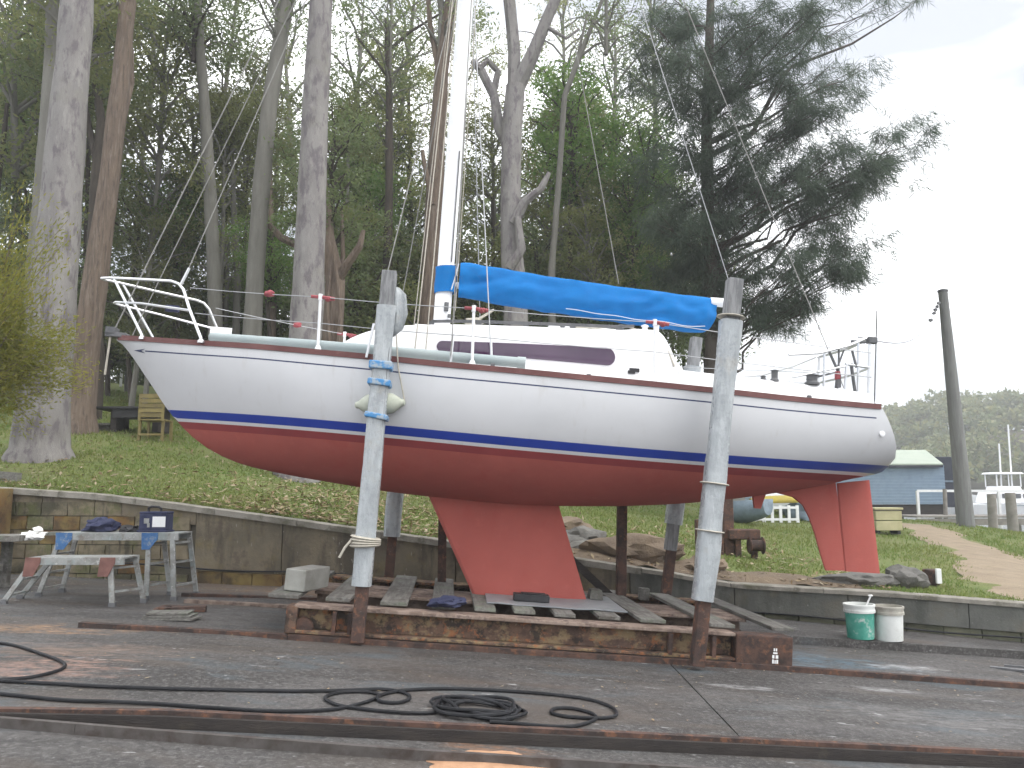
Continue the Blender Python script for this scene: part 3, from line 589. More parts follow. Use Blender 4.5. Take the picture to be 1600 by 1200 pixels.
# ------------------------------------------------------------------ sailboat
TILT = math.radians(3.5)
es = Vector((math.cos(YW) * math.cos(TILT), math.sin(YW) * math.cos(TILT), -math.sin(TILT))); et = Vector((-math.sin(YW), math.cos(YW), 0)); eh = es.cross(et)
MBo = Matrix((es, et, eh)).transposed().to_4x4(); MBo.translation = at(800, 690, 8.8)
boat = thing('sailboat', 'white sailboat with red antifouling propped on the cradle', 'sailboat', None, matrix=MBo)
SHEER = [(-4.30, .815), (-3.35, .745), (-2.64, .70), (-1.98, .655), (-1.35, .618), (-.74, .586), (0, .562), (.64, .545), (1.26, .535), (1.97, .527), (2.71, .522), (3.58, .53), (4.2, .545)]
BOT = [(-4.30, .80), (-4.26, .78), (-3.937, .41), (-3.688, .097), (-3.59, -.005), (-3.404, -.171), (-3.189, -.305), (-2.91, -.415), (-2.502, -.493), (-1.89, -.565), (-1.34, -.62), (-.79, -.652), (-.167, -.676), (.46, -.668), (1.447, -.607), (2.378, -.49), (3.178, -.33), (3.62, -.228), (3.9, -.15), (4.03, -.115)]
HB = [(-4.30, .015), (-3.9, .22), (-3.35, .48), (-2.64, .79), (-1.98, 1.0), (-1.35, 1.15), (-.74, 1.24), (0, 1.3), (.64, 1.31), (1.26, 1.28), (1.97, 1.2), (2.71, 1.07), (3.58, .91), (4.2, .80)]
TR = [(3.72, .545), (3.80, .40), (3.885, .24), (3.955, .10), (4.0, .0), (4.03, -.085)]
BOOT = [(-4.3, .12), (-3.66, .093), (-2.65, .055), (-1.32, .003), (-.09, -.04), (1.14, -.063), (2.47, -.062), (3.94, -.03), (4.2, -.02)]
def smooth_tab(tab):
    xs_ = np.array([p[0] for p in tab]); ys_ = np.array([p[1] for p in tab])
    def f(x):                                            # monotone-ish cubic (Catmull-Rom) interpolation
        x = min(max(x, xs_[0]), xs_[-1]); i = int(np.clip(np.searchsorted(xs_, x) - 1, 0, len(xs_) - 2))
        h = xs_[i + 1] - xs_[i]; t_ = (x - xs_[i]) / h; d = (ys_[i + 1] - ys_[i]) / h
        m0 = d if i == 0 else .5 * (d + (ys_[i] - ys_[i - 1]) / (xs_[i] - xs_[i - 1])); m1 = d if i == len(xs_) - 2 else .5 * (d + (ys_[i + 2] - ys_[i + 1]) / (xs_[i + 2] - xs_[i + 1]))
        return float(ys_[i] * (2 * t_ ** 3 - 3 * t_ ** 2 + 1) + h * m0 * (t_ ** 3 - 2 * t_ ** 2 + t_) + ys_[i + 1] * (-2 * t_ ** 3 + 3 * t_ ** 2) + h * m1 * (t_ ** 3 - t_ ** 2))
    return f
fS, fB, fH, fBoot = smooth_tab(SHEER), smooth_tab(BOT), smooth_tab(HB), smooth_tab(BOOT)
def half(s, h):
    b0, s0 = fB(s), fS(s); v = min(1, max(0, (h - b0) / max(1e-4, s0 - b0)))
    k = min(1, max(0, (s + 4.1) / 2.6)); k = k * k * (3 - 2 * k); p_ = 1.25 + 1.45 * k; q_ = .92 - .37 * k
    ks = min(1, max(0, (s - 1.5) / 2.6)); p_ += .6 * ks; q_ -= .05 * ks
    return fH(s) * (1 - (1 - v) ** p_) ** q_
stations = np.concatenate([np.linspace(-4.30, -3.5, 14), np.linspace(-3.4, 3.65, 44), np.linspace(3.72, 4.03, 7)])
def top_h(s): return fS(s) if s <= 3.72 else interp(s, TR)
mats = [M['red'], M['maroon_band'], M['gel'], M['blue'], M['cove']]
m = MB(); secs = []
for s in stations:
    b0, t0 = fB(s), max(top_h(s), fB(s) + .002); bt = fBoot(s)
    marks = [b0 + (max(b0, bt - .18) - b0) * q for q in (np.linspace(0, 1, 10) ** 1.5)] + [bt - .112, bt - .08, bt, bt + (fS(s) - .112 - bt) * .12, bt + (fS(s) - .112 - bt) * .35, bt + (fS(s) - .112 - bt) * .6, bt + (fS(s) - .112 - bt) * .82, fS(s) - .112, fS(s) - .098, fS(s) - .05, fS(s)]
    hs = []
    for h in marks: hs.append(min(max(h, b0), t0))
    secs.append(hs)
nr = len(secs[0]); rowmat = [0] * 9 + [1, 2, 3, 2, 2, 2, 2, 2, 4, 2, 2]
for side in (-1, 1):
    base = len(m.v)
    for s, hs in zip(stations, secs): m.v += [Vector((s, side * half(s, h) if j else 0.0, h)) for j, h in enumerate(hs)]
    for i in range(len(stations) - 1):
        for j in range(nr - 1):
            if abs(secs[i][j] - secs[i][j + 1]) < 1e-5 and abs(secs[i + 1][j] - secs[i + 1][j + 1]) < 1e-5: continue
            a = base + i * nr + j; mm = rowmat[j]
            if mm == 4 and (stations[i] < -3.98 or stations[i] > 3.6): mm = 2
            m.f.append((a, a + 1, a + nr + 1, a + nr)); m.m.append(mm)
# transom / closing cap
k0 = int(np.argmin(abs(stations - 3.72)))
for i in range(k0, len(stations) - 1):
    s0, s1 = stations[i], stations[i + 1]; h0, h1 = secs[i][-1], secs[i + 1][-1]
    m.grid([[Vector((s_ + .03 * (1 - (t_ ** 2)), t_ * half(s_, h_), h_)) for t_ in np.linspace(-1, 1, 9)] for s_, h_ in ((s0, h0), (s1, h1))], 2)
hull = m.build('hull', mats, boat)
bmh = bmesh.new(); bmh.from_mesh(hull.data); bmesh.ops.remove_doubles(bmh, verts=bmh.verts, dist=.0006); bmesh.ops.dissolve_degenerate(bmh, dist=.0005, edges=bmh.edges); bmesh.ops.recalc_face_normals(bmh, faces=bmh.faces); bmh.to_mesh(hull.data); bmh.free()
hull.data.polygons.foreach_set('use_smooth', [True] * len(hull.data.polygons)); hull.data.set_sharp_from_angle(angle=math.radians(40))
# arrow head of the cove stripe
m = MB(); s0 = -4.0
for side in (-1, 1): m.prism([(s_, side * (half(s_, fS(s_) - .105 + dz) + .003), fS(s_) - .105 + dz) for s_, dz in [(-4.08, .0), (-3.93, .022), (-3.98, 0), (-3.93, -.022)]], (0, side * .002, 0))
m.build('stripe_arrow', M['cove'], hull)
# through-hull fitting near the stern
m = MB(); m.lathe((3.72, -half(3.72, .27) - .006, .27), [(.03, 0), (.03, .01), (.018, .014)], 12, R=Matrix.Rotation(math.pi / 2, 3, 'X')); m.build('skin_fitting', M['alu'], hull, smooth=True)
# deck
m = MB(); rws = []
for s in [x for x in stations if x <= 3.73]: rws.append([Vector((s, t_ * fH(s) * .995, fS(s) - .004 + .05 * (1 - t_ * t_) * min(1, fH(s)))) for t_ in np.linspace(-1, 1, 9)])
m.grid(rws); m.build('deck', M['cabin'], boat, smooth=True)
# toe rails
for side in (-1, 1):
    pts = [(s, side * (fH(s) - .004), fS(s)) for s in np.linspace(-4.28, 3.70, 60)]
    m = MB(); rws = []
    for (s, t_, h) in pts: rws.append([Vector((s, t_ + side * .018, h - .012)), Vector((s, t_ + side * .014, h + .042)), Vector((s, t_ - side * .02, h + .042)), Vector((s, t_ - side * .024, h - .012))])
    m.grid(rws, closed=True); m.f += [(0, 1, 2, 3), tuple(59 * 4 + q for q in (3, 2, 1, 0))]; m.m += [0, 0]; m.build('toe_rail', M['toerail'], boat)
# keel, skeg, rudder, strut
def foil(m_, outline_top, outline_bot, n_=9, thick=.10, lv=8):
    """foil between two chords ((s_le,h),(s_te,h)) top and bottom"""
    rws_ = []
    (a0, b0), (a1, b1) = outline_top; (c0, d0), (c1, d1) = outline_bot
    for i in range(lv + 1):
        q = i / lv; le = Vector((a0 + (c0 - a0) * q, 0, b0 + (d0 - b0) * q)); te = Vector((a1 + (c1 - a1) * q, 0, b1 + (d1 - b1) * q)); ch = (te - le).length; ring = []
        for k in range(2 * n_):
            if k <= n_: x = k / n_; sg = -1
            else: x = (2 * n_ - k) / n_; sg = 1
            x = .5 - .5 * math.cos(math.pi * x); y = thick * ch * 5 * (.2969 * math.sqrt(max(x, 0)) - .126 * x - .3516 * x * x + .2843 * x ** 3 - .1015 * x ** 4) + (.006 if 0 < k != n_ else 0)
            p_ = le.lerp(te, x); ring.append(Vector((p_.x, sg * y, p_.z)))
        rws_.append(ring)
    m_.grid(rws_, closed=True); k = 2 * n_; m_.f += [tuple(range(k))[::-1], tuple(range(lv * k, (lv + 1) * k))]; m_.m += [0, 0]
m = MB(); foil(m, ((-.93, -.52), (.50, -.52)), ((-.315, -1.655), (.905, -1.65)), 10, .10, 10); m.build('keel', M['red'], boat, smooth=True)
m = MB(); rws = []
for h_, le_, te_ in [(-.20, 2.60, 3.66), (-.37, 2.95, 3.685), (-.41, 3.16, 3.69), (-.49, 3.275, 3.70), (-.62, 3.35, 3.71), (-.80, 3.42, 3.73), (-1.0, 3.48, 3.755), (-1.19, 3.545, 3.775)]:
    ring = []; ch_ = te_ - le_
    for k in range(20):
        x = k / 10 if k <= 10 else (20 - k) / 10; x = .5 - .5 * math.cos(math.pi * x); y_ = .09 * min(ch_, .5) * 5 * (.2969 * math.sqrt(x) - .126 * x - .3516 * x * x + .2843 * x ** 3 - .1015 * x ** 4) + (.006 if k not in (0, 10) else 0)
        ring.append(Vector((le_ + ch_ * x, -y_ if k <= 10 else y_, h_ + (.012 if h_ < -1.1 else 0) * x)))
    rws.append(ring)
m.grid(rws, closed=True); m.f += [tuple(range(20))[::-1], tuple(range(140, 160))]; m.m += [0, 0]; m.build('skeg', M['red'], boat, smooth=True)
m = MB(); foil(m, ((3.672, -.225), (4.055, -.165)), ((3.768, -1.186), (4.175, -1.19)), 8, .09, 8); m.build('rudder', M['red'], boat, smooth=True)
m = MB(); m.prism([(2.70, -.02, -.38), (2.86, -.02, -.38), (2.80, -.02, -.56), (2.73, -.02, -.56)], (0, .04, 0)); m.build('propeller_strut', M['red'], boat)
# coachroof
CT = [(-2.02, .69), (-1.92, .79), (-1.78, .90), (-1.6, .99), (-1.36, 1.055), (-.84, 1.11), (0, 1.145), (1.0, 1.185), (1.40, 1.205), (1.46, 1.16), (1.52, 1.05), (1.58, .90), (1.66, .80), (1.72, .70)]
CWd = [(-2.02, .62), (-1.5, .73), (-1.0, .81), (-.3, .88), (.5, .91), (1.4, .90), (1.72, .88)]
fCT, fCW = smooth_tab(CT), smooth_tab(CWd)
def cab_sec(s):
    tp = fCT(s); w = fCW(s); hd = fS(s) - .01; r = min(.07, max(.004, (tp - hd) * .3)); lean = .28
    pts = [(w, hd)]
    for q in (.2, .45, .7): pts.append((w - lean * (tp - r - hd) * q, hd + (tp - r - hd) * q))
    tw = w - lean * (tp - r - hd)
    for a in (0, 25, 50, 75): a = math.radians(a); pts.append((tw - r * (1 - math.cos(a)), tp - r + r * math.sin(a)))
    for q in (.75, .5, .25, 0): pts.append(((tw - r) * q, tp + .055 * (1 - q * q) * min(1, (tp - hd) * 3)))
    return pts
def cab_t(s, h):
    hd = fS(s) - .01; return fCW(s) - .28 * (h - hd)
m = MB(); rws = []
for s in np.concatenate([np.linspace(-2.02, -1.3, 12), np.linspace(-1.2, 1.36, 16), np.linspace(1.40, 1.72, 12)]):
    sec = cab_sec(s); rws.append([Vector((s, -t_, h)) for t_, h in sec] + [Vector((s, t_, h)) for t_, h in sec[-2::-1]])
m.grid(rws); m.f += [tuple(range(len(rws[0]))), tuple(range((len(rws) - 1) * len(rws[0]), len(rws) * len(rws[0])))[::-1]]; m.m += [0, 0]
cab = m.build('coachroof', M['cabin'], boat, smooth=True, sharp=45)
# long cabin windows
def win_h(s_, grow):
    """lower and upper edge of the long rounded window at station s_"""
    L_, R_ = -.875 - grow, .935 + grow; q = (s_ - L_) / (R_ - L_); c_ = .860 + .010 * q; hh_ = .058 + .040 * q + grow
    rl, rr2 = .053 + grow, .088 + grow
    if s_ < L_ + rl: hh_ *= math.sqrt(max(0, 1 - ((L_ + rl - s_) / rl) ** 2))
    if s_ > R_ - rr2: hh_ *= math.sqrt(max(0, 1 - ((s_ - R_ + rr2) / rr2) ** 2))
    return c_ - hh_, c_ + hh_
for side in (-1, 1):
    for nm, grow, out, mt in (('window_frame', .013, .005, 'winframe'), ('window', 0, .010, 'window')):
        L_, R_ = -.875 - grow, .935 + grow; e = np.linspace(0, 1, 9) ** 2 * .09
        cols = list(L_ + e) + list(np.linspace(L_ + .11, R_ - .11, 26)) + list(R_ - e[::-1])
        m = MB(); rws = []
        for s_ in cols:
            lo_, hi_ = win_h(min(max(s_, L_ + 1e-4), R_ - 1e-4), grow); ring = [Vector((s_, side * (cab_t(s_, lo_ + (hi_ - lo_) * q) + out), lo_ + (hi_ - lo_) * q)) for q in (0, .33, .66, 1)]
            ring += [Vector((s_, side * (cab_t(s_, h_) - .02), h_)) for h_ in (hi_, lo_)]; rws.append(ring)
        m.grid(rws, closed=True); m.build(nm, M[mt], cab)
# roof-edge handrail / track and fittings
for side in (-1, 1):
    m = MB(); pts = [(s, side * (fCW(s) - .28 * (fCT(s) - .07 - fS(s)) - .07), fCT(s) + .035) for s in np.linspace(-.95, 1.15, 14)]
    for a, b in zip(pts, pts[1:]): m.bar(a, b, .03, .028)
    for k in range(0, 14, 3): m.box((pts[k][0], pts[k][1], pts[k][2] - .025), (.06, .03, .05))
    m.build('roof_rail', M['darkgrey'], cab)
m = MB(); m.box((.75, 0, 1.25), (.9, .62, .05)); m.build('sliding_hatch', M['cabin'], cab, bevel=.012)
for s, t_, hh, r in [(.42, -.52, .07, .04), (.74, -.42, .06, .045), (1.05, -.50, .09, .05), (1.16, -.5, .07, .03), (.2, .45, .06, .04), (1.33, -.40, .10, .05), (1.42, -.55, .11, .045)]:
    m = MB(); m.lathe((s, t_, fCT(s) - .01), [(r, 0), (r, .012), (r * .6, .03), (r * .62, hh - .012), (r * .9, hh), (r * .5, hh + .012)], 12); m.build('winch' if r > .042 else 'block', M['white'] if s > 1.2 else M['darkgrey'], cab, smooth=True)
m = MB(); m.tube([(.5, -.5, fCT(.5) + .05), (.8, -.46, fCT(.8) + .06), (1.1, -.52, fCT(1.1) + .07), (1.35, -.66, 1.16), (1.50, -.76, .98), (1.55, -.82, .82)], .009, 6); m.build('sheet_line', M['rope'], cab, smooth=True)
m = MB(); m.tube([(-.72, -.1, 1.12), (-.6, -.2, 1.2), (-.5, -.22, 1.26), (-.42, -.2, 1.32), (-.3, -.15, 1.42)], .014, 6); m.blob((-.5, -.2, 1.25), (.1, .05, .05), 3, .5, 2); m.build('coiled_line', M['rope'], cab, smooth=True)
# ventilator on the foredeck end of the coachroof
m = MB(); m.lathe((-1.22, .1, fCT(-1.22)), [(.09, 0), (.09, .03), (.07, .07), (.05, .09), (.02, .095)], 14); m.box((-1.02, -.12, fCT(-1.0) + .06), (.24, .2, .05)); m.build('ventilator', M['cabin'], cab, smooth=True)
# cockpit coamings and stern deck
for side in (-1, 1):
    m = MB(); rws = []
    for s in np.linspace(1.6, 3.70, 22):
        w = min(fCW(1.6), fH(s) - .10); tp = .79 - (s - 1.6) * .042; hd = fS(s) - .01
        rws.append([Vector((s, side * w, hd)), Vector((s, side * (w - .05), tp - .03)), Vector((s, side * (w - .08), tp)), Vector((s, side * (w - .2), tp)), Vector((s, side * (w - .24), hd))])
    m.grid(rws, closed=True); m.f += [tuple(range(5)), tuple(21 * 5 + q for q in (4, 3, 2, 1, 0))]; m.m += [0, 0]; m.build('cockpit_coaming', M['cabin'], boat, smooth=True)
m = MB(); m.box((3.52, 0, .62), (.32, 1.2, .14)); m.build('stern_seat', M['cabin'], boat, bevel=.02)
for s, r, hh in [(2.62, .045, .12), (3.02, .075, .10), (2.5, .03, .05)]:
    m = MB(); m.lathe((s, -.78, .74), [(r, 0), (r, .02), (r * .7, .04), (r * .75, hh - .01), (r, hh), (r * .4, hh + .01)], 14); m.build('winch', M['darkgrey'], boat, smooth=True)
# cleats, chain plates, vents on the side deck
for s, t_, sz in [(.33, -1.14, .10), (.62, -1.14, .06), (-.32, -1.22, .05), (2.9, -.98, .05)]:
    m = MB(); m.box((s, t_, fS(s) + .05), (.055 if sz > .08 else .04, .04, sz)); m.build('cleat', M['alu'] if sz > .08 else M['darkgrey'], boat, bevel=.006)
m = MB(); m.box((1.13, -cab_t(1.13, .74) - .012, .745), (.10, .02, .035)); m.box((1.10, -cab_t(1.10, .72) - .012, .72), (.07, .02, .03)); m.build('vent_plate', M['dark'], cab)
# mast
m = MB(); rws = []
for h in np.linspace(1.06, 11.2, 24): rws.append([Vector((-.865 + .098 * math.cos(a) * (1 if math.cos(a) > 0 else .92), .066 * math.sin(a), h)) for a in np.linspace(0, 2 * math.pi, 17)[:-1]])
m.grid(rws, closed=True); m.f += [tuple(range(16))[::-1], tuple(range(23 * 16, 24 * 16))]; m.m += [0, 0]; mast = m.build('mast', M['alu'], boat, smooth=True)
m = MB(); m.box((-.80, -.060, 2.6), (.012, .010, 1.3)); m.build('mast_track', M['darkgrey'], mast)
m = MB(); m.lathe((-.865, 0, 1.06), [(.16, 0), (.16, .03), (.12, .05)], 16); m.build('mast_collar', M['alu'], mast, smooth=True)
m = MB(); m.box((-.82, -.075, 1.43), (.05, .03, .10)); m.box((-.78, -.07, 1.33), (.04, .03, .04)); m.build('cleat', M['darkgrey'], mast, bevel=.005)
for side in (-1, 1): m = MB(); m.bar((-.865, side * .05, 5.75), (-.80, side * .78, 5.85), .05, .022); m.build('spreader', M['alu'], mast)
# boom and sail cover
m = MB(); m.tube([(-.76, 0, 1.70), (2.18, 0, 1.742)], .035, 12); m.tube([(2.17, 0, 1.742), (2.50, 0, 1.746)], .052, 12); boom = m.build('boom', M['alu'], boat, smooth=True)
tpT = smooth_tab([(-.98, 1.89), (-.80, 1.915), (-.72, 1.965), (-.4, 1.955), (.1, 1.915), (.61, 1.876), (1.2, 1.842), (1.8, 1.812), (2.2, 1.79), (2.24, 1.775)])
btT = smooth_tab([(-.98, 1.612), (-.78, 1.60), (-.70, 1.575), (-.4, 1.545), (-.09, 1.512), (.5, 1.468), (1.07, 1.425), (1.7, 1.395), (2.05, 1.385), (2.16, 1.42), (2.24, 1.60)])
m = MB(); rws = []; ss = np.concatenate([np.linspace(-.70, 2.12, 90), np.linspace(2.15, 2.24, 5)])
for s in ss:
    T_, B_ = tpT(s) + .006 * mnoise.noise(Vector((s * 6, 0, 0))), btT(s) - .012 + .014 * mnoise.noise(Vector((s * 5, 4, 0))); ring = []; wmax = .12 if s < 2.1 else .12 * (1 - (s - 2.1) * 4); n_ = 24
    sag = .008 * math.sin(s * 7)
    for k in range(n_):
        sgn = -1 if k < n_ // 2 else 1; q = (k + .5) / (n_ / 2) if k < n_ // 2 else (n_ - k - .5) / (n_ / 2); h = B_ + (T_ - B_) * q
        w = wmax * (.16 + .84 * min(1, (1 - q) * 2.2) ** .75) * (.80 if q < .06 else 1.0) * (1 - .35 * (1 - q))
        wr = (.045 * mnoise.noise(Vector((s * 1.7 + h * 3.2, h * 5 - s * 1.4, 5 + 3 * sgn))) + .026 * mnoise.noise(Vector((s * 5 - h * 8, h * 9 + s * 3, 2))) * (1.7 if s > 1.4 or s < -.4 else 1)) * min(1, (1 - q) * 3 + .15)
        ring.append(Vector((s, sgn * (w + wr) + sag, h)))
    rws.append(ring)
m.grid(rws, closed=True); m.f += [tuple(range(24)), tuple(range((len(ss) - 1) * 24, len(ss) * 24))[::-1]]; m.m += [0, 0]
cov = m.build('sail_cover', M['cover'], boat, smooth=True, sharp=70)
m = MB(); rws = []
for h in np.linspace(1.60, 1.90, 9): rws.append([Vector((-.85 + (.122 + .012 * mnoise.noise(Vector((a * 2, h * 9, 0)))) * math.cos(a), (.092 + .012 * mnoise.noise(Vector((a * 2, h * 9, 4)))) * math.sin(a) , h + (.012 * math.cos(a)))) for a in np.linspace(0, 2 * math.pi, 21)[:-1]])
m.grid(rws, closed=True); m.build('mast_collar', M['cover'], cov, smooth=True)
m = MB(); m.tube([(-.72, -.11, 1.92), (-.74, -.115, 1.8), (-.76, -.115, 1.7), (-.78, -.11, 1.62)], .008, 5); m.build('lacing', M['seam'], cov)
m = MB(); m.tube([(s, -.125 - .012 * math.sin(s * 9), btT(s) + .035 + .006 * math.sin(s * 13)) for s in np.linspace(.5, 2.08, 24)], .0045, 5); m.build('lacing', M['seam'], cov)
# rigging
def wire(name, a, b, r=.0055, mt='wire', par=None):
    m_ = MB(); m_.tube([a, b], r, 5); return m_.build(name, M[mt], par or boat)
MH = (-.95, 0, 11.0)
wire('forestay', (-4.34, -.04, .86), MH, .0075, 'stay'); wire('forestay', (-4.17, .06, .88), (-.95, .03, 10.6), .0055, 'stay')
wire('halyard', (-3.55, -.42, 1.38), (-.95, -.02, 10.9), .006, 'stay')
m = MB(); m.tube([(-3.56, -.42, 1.37), (-3.50, -.41, 1.55)], .016, 6); m.build('halyard_shackle', M['stainless'], boat)
for side in (-1, 1):
    t0 = side * 1.16
    wire('cap_shroud', (-.72, t0, fS(-.72)), (-.80, side * .78, 5.85), .0055, 'stay'); wire('cap_shroud', (-.80, side * .78, 5.85), (-.87, 0, 11.0), .006)
    wire('lower_shroud', (-1.52, t0 * .98, fS(-1.5)), (-.90, side * .04, 5.7), .006, 'stay'); wire('lower_shroud', (-.32, t0, fS(-.3)), (-.83, side * .04, 5.7), .006)
    for s_, k in ((-.72, .08), (-1.52, .62), (-.32, -.51)):
        m = MB(); m.tube([(s_, t0, fS(s_)), (s_ + k * .06, t0 - side * .05, fS(s_) + .34)], .013, 6); m.build('turnbuckle', M['stainless'], boat)
wire('running_rope', (-1.08, -.95, .75), (-.98, -.08, 6.2), .007, 'rope'); wire('running_rope', (-.97, -1.05, .66), (-.93, -.09, 8.5), .0065, 'rope'); wire('running_rope', (-1.2, .5, 1.0), (-.98, .05, 7.0), .006, 'rope')
wire('topping_lift', (2.46, 0, 1.78), (-.80, 0, 11.1), .005); wire('backstay', (3.86, 0, .62), (-.80, 0, 11.2), .006, 'stay'); wire('lazy_line', (1.10, -.02, 1.86), (-.78, 0, 10.2), .005, 'stay')
wire('halyard', (-.72, -.05, 1.4), (-.76, -.03, 11.0), .005, 'rope')
# stanchions and lifelines
def stan_pos(s, side): return Vector((s, side * (fH(s) - .07), fS(s) + .03))
tops = {-1: [], 1: []}
for side in (-1, 1):
    for s, hh in ((-2.02, .54), (-.515, .56), (1.25, .60)):
        p = stan_pos(s, side); q = p + Vector((-.02, side * .02, hh)); tops[side].append((p, q))
        m = MB(); m.tube([p, q], .0145, 8); m.lathe(p - Vector((0, 0, .03)), [(.035, 0), (.035, .05), (.02, .09)], 8); m.tube([q - Vector((0, 0, .03)), q + Vector((0, 0, .03))], .021, 8)
        st = m.build('stanchion', M['alu'], boat, smooth=True)
        m = MB(); m.tube([q + Vector((.02, 0, 0)), q + Vector((.14, 0, -.01))], .018, 6); m.tube([q + Vector((-.02, 0, .0)), q + Vector((-.09, 0, 0))], .016, 6); m.blob(q + Vector((.08, 0, -.012)), (.035, .03, .028), 2, .4, 2); m.build('red_tie', M['red_tie'], st, smooth=True)
    A = Vector((-3.45, side * .46, 1.33)); E_ = Vector((3.70, side * .70, 1.14)); A2 = Vector((-3.36, side * .5, 1.06))
    chain = [A] + [q for p, q in tops[side]] + [E_]; low = [A2] + [p.lerp(q, .52) for p, q in tops[side]] + [E_ - Vector((0, 0, .26))]
    for ch in (chain, low):
        m = MB()
        for a, b in zip(ch, ch[1:]): m.tube([a, a.lerp(b, .33) - Vector((0, 0, .008)), a.lerp(b, .66) - Vector((0, 0, .008)), b], .0045, 5)
        m.build('lifeline', M['wire'], boat)
    m = MB(); m.blob(A.lerp(tops[side][0][1], .62), (.05, .03, .035), 5, .4, 2); m.build('red_tie', M['red_tie'], boat, smooth=True)
# bow pulpit
pul = MB()
topn = [(-3.25, -.56, .79), (-3.42, -.50, 1.10), (-3.52, -.45, 1.31), (-3.58, -.43, 1.37), (-3.66, -.42, 1.395), (-4.1, -.24, 1.43), (-4.40, -.10, 1.455), (-4.53, -.03, 1.46)]
far = [(s, -t_, h) for s, t_, h in topn[::-1]]
pul.tube(topn + far, .0155, 8)
for side in (-1, 1):
    pul.tube([(-4.36, side * .12, 1.44), (-3.97 , side * .2, .84)], .014, 8)
    pul.tube([(-3.43, side * .485, 1.09), (-4.0, side * .26, 1.17), (-4.33, side * .08, 1.2), (-4.38, 0, 1.205)], .013, 8)
    pul.lathe((-3.25, side * .56, fS(-3.25) + .01), [(.035, 0), (.035, .02), (.018, .04)], 8); pul.lathe((-3.97, side * .2, fS(-3.97) + .01), [(.03, 0), (.03, .02), (.018, .04)], 8)
pob = pul.build('bow_pulpit', M['stainless'], boat, smooth=True)
m = MB(); m.box((-3.36, .45, 1.06), (.24, .012, .10)); m.build('name_board', M['white'], pob)
m = MB(); m.box((-3.66, -.30, 1.13), (.14, .05, .07)); m.build('bow_light', M['navy'], pob, bevel=.01)
m = MB(); m.box((-4.30, 0, .855), (.22, .12, .05)); m.box((-4.36, 0, .90), (.10, .13, .07)); m.tube([(-4.38, -.06, .87), (-4.38, .06, .87)], .035, 10); m.build('stem_fitting', M['darkgrey'], boat, bevel=.006)
m = MB(); m.tube([(-4.36, -.03, .84), (-4.365, -.03, .42)], .012, 6); m.build('bow_line', M['rope'], boat)
# stern pushpit with folded gear
m = MB()
for side in (-1, 1):
    m.tube([(3.72, side * .60, .60), (3.74, side * .60, 1.30), (3.72, side * .58, 1.33)], .016, 8)
    m.tube([(3.40, side * .72, .62), (3.43, side * .70, 1.0)], .0145, 8)
    m.tube([(2.75, side * .82, 1.03), (3.1, side * .78, 1.08), (3.45, side * .70, 1.20), (3.70, side * .60, 1.32)], .0145, 8)
    m.tube([(3.42, side * .70, 1.0), (3.74, side * .60, 1.0)], .013, 8)
m.tube([(3.58, -.65, .60), (3.59, -.64, 1.27)], .0125, 8); m.tube([(3.15, -.77, .62), (3.16, -.76, 1.09)], .0125, 8); m.tube([(2.8, -.81, .80), (3.42, -.70, .98)], .011, 8); m.tube([(3.74, -.60, 1.32), (3.80, 0, 1.32), (3.74, .60, 1.32)], .016, 8); m.tube([(3.74, -.60, 1.0), (3.80, 0, 1.0), (3.74, .60, 1.0)], .013, 8)
pp_ = m.build('stern_pushpit', M['stainless'], boat, smooth=True)
m = MB(); m.tube([(3.80, -.58, .62), (3.83, -.58, 1.64)], .007, 6); m.build('aerial', M['darkgrey'], pp_)
m = MB(); m.box((3.76, -.6, 1.30), (.10, .07, .07)); m.box((3.6, -.62, 1.27), (.16, .03, .03)); m.build('light_bracket', M['darkgrey'], pp_, bevel=.008)
m = MB(); m.bar((3.22, -.72, 1.14), (3.36, -.66, .92), .022, .018); m.bar((3.36, -.66, .92), (3.33, -.66, .62), .03, .03); m.bar((3.50, -.66, 1.02), (3.58, -.62, .62), .024, .024); m.bar((3.50, -.68, 1.16), (3.56, -.66, .98), .018, .018); m.box((3.36, -.67, .82), (.04, .03, .14)); m.bar((3.36, -.67, 1.16), (3.36, -.67, .92), .015, .015, up=(0, 1, 0)); m.bar((3.42, -.67, 1.17), (3.34, -.67, .95), .014, .014); m.bar((2.98, -.74, .80), (3.30, -.70, .90), .02, .02); m.build('outboard_bracket', M['darkgrey'], boat)
m = MB(); m.box((3.35, -.665, .88), (.05, .05, .09)); m.build('engine_clamp', M['red_tie'], boat, bevel=.01)

# things hung on or lying on the boat
w0 = MBo @ Vector((-3.20, -.44, .80)); w1 = MBo @ Vector((0, -1.17, .69)); pts = [MBo @ Vector((s, t_, h)) for s, t_, h in [(-3.2, -.40, .815), (-2.66, -.62, .775), (-2.0, -.84, .735), (-1.37, -1.0, .70), (-.7, -1.10, .672), (-.02, -1.16, .655)]]
pts = [p + Vector((0, 0, .03)) for p in pts]
m = MB(); m.tube(pts, [.045, .048, .05, .05, .05, .05], 12); m.tube([pts[-1] - (pts[-1] - pts[-2]).normalized() * .06, pts[-1] + (pts[-1] - pts[-2]).normalized() * .02], .057, 12)
tag(m.build('deck_pole', M['greytube'], smooth=True, origin=pts[0]), 'long grey tube lying along the side deck from pulpit to window', 'pole')
fp = at(594, 631, 7.50); ax = Vector((1, .05, .06)).normalized(); Rf = ax.to_track_quat('Z', 'Y').to_matrix()
fr = thing('fender', 'grubby cream fender jammed between the taped post and hull', 'fender', fp)
m = MB(); m.lathe(fp, [(.015, -.235), (.03, -.225), (.035, -.20), (.06, -.17), (.092, -.12), (.10, -.06), (.10, .06), (.092, .12), (.06, .17), (.035, .20), (.03, .225), (.015, .235)], 18, R=Rf); m.build('body', M['fender'], fr, smooth=True)
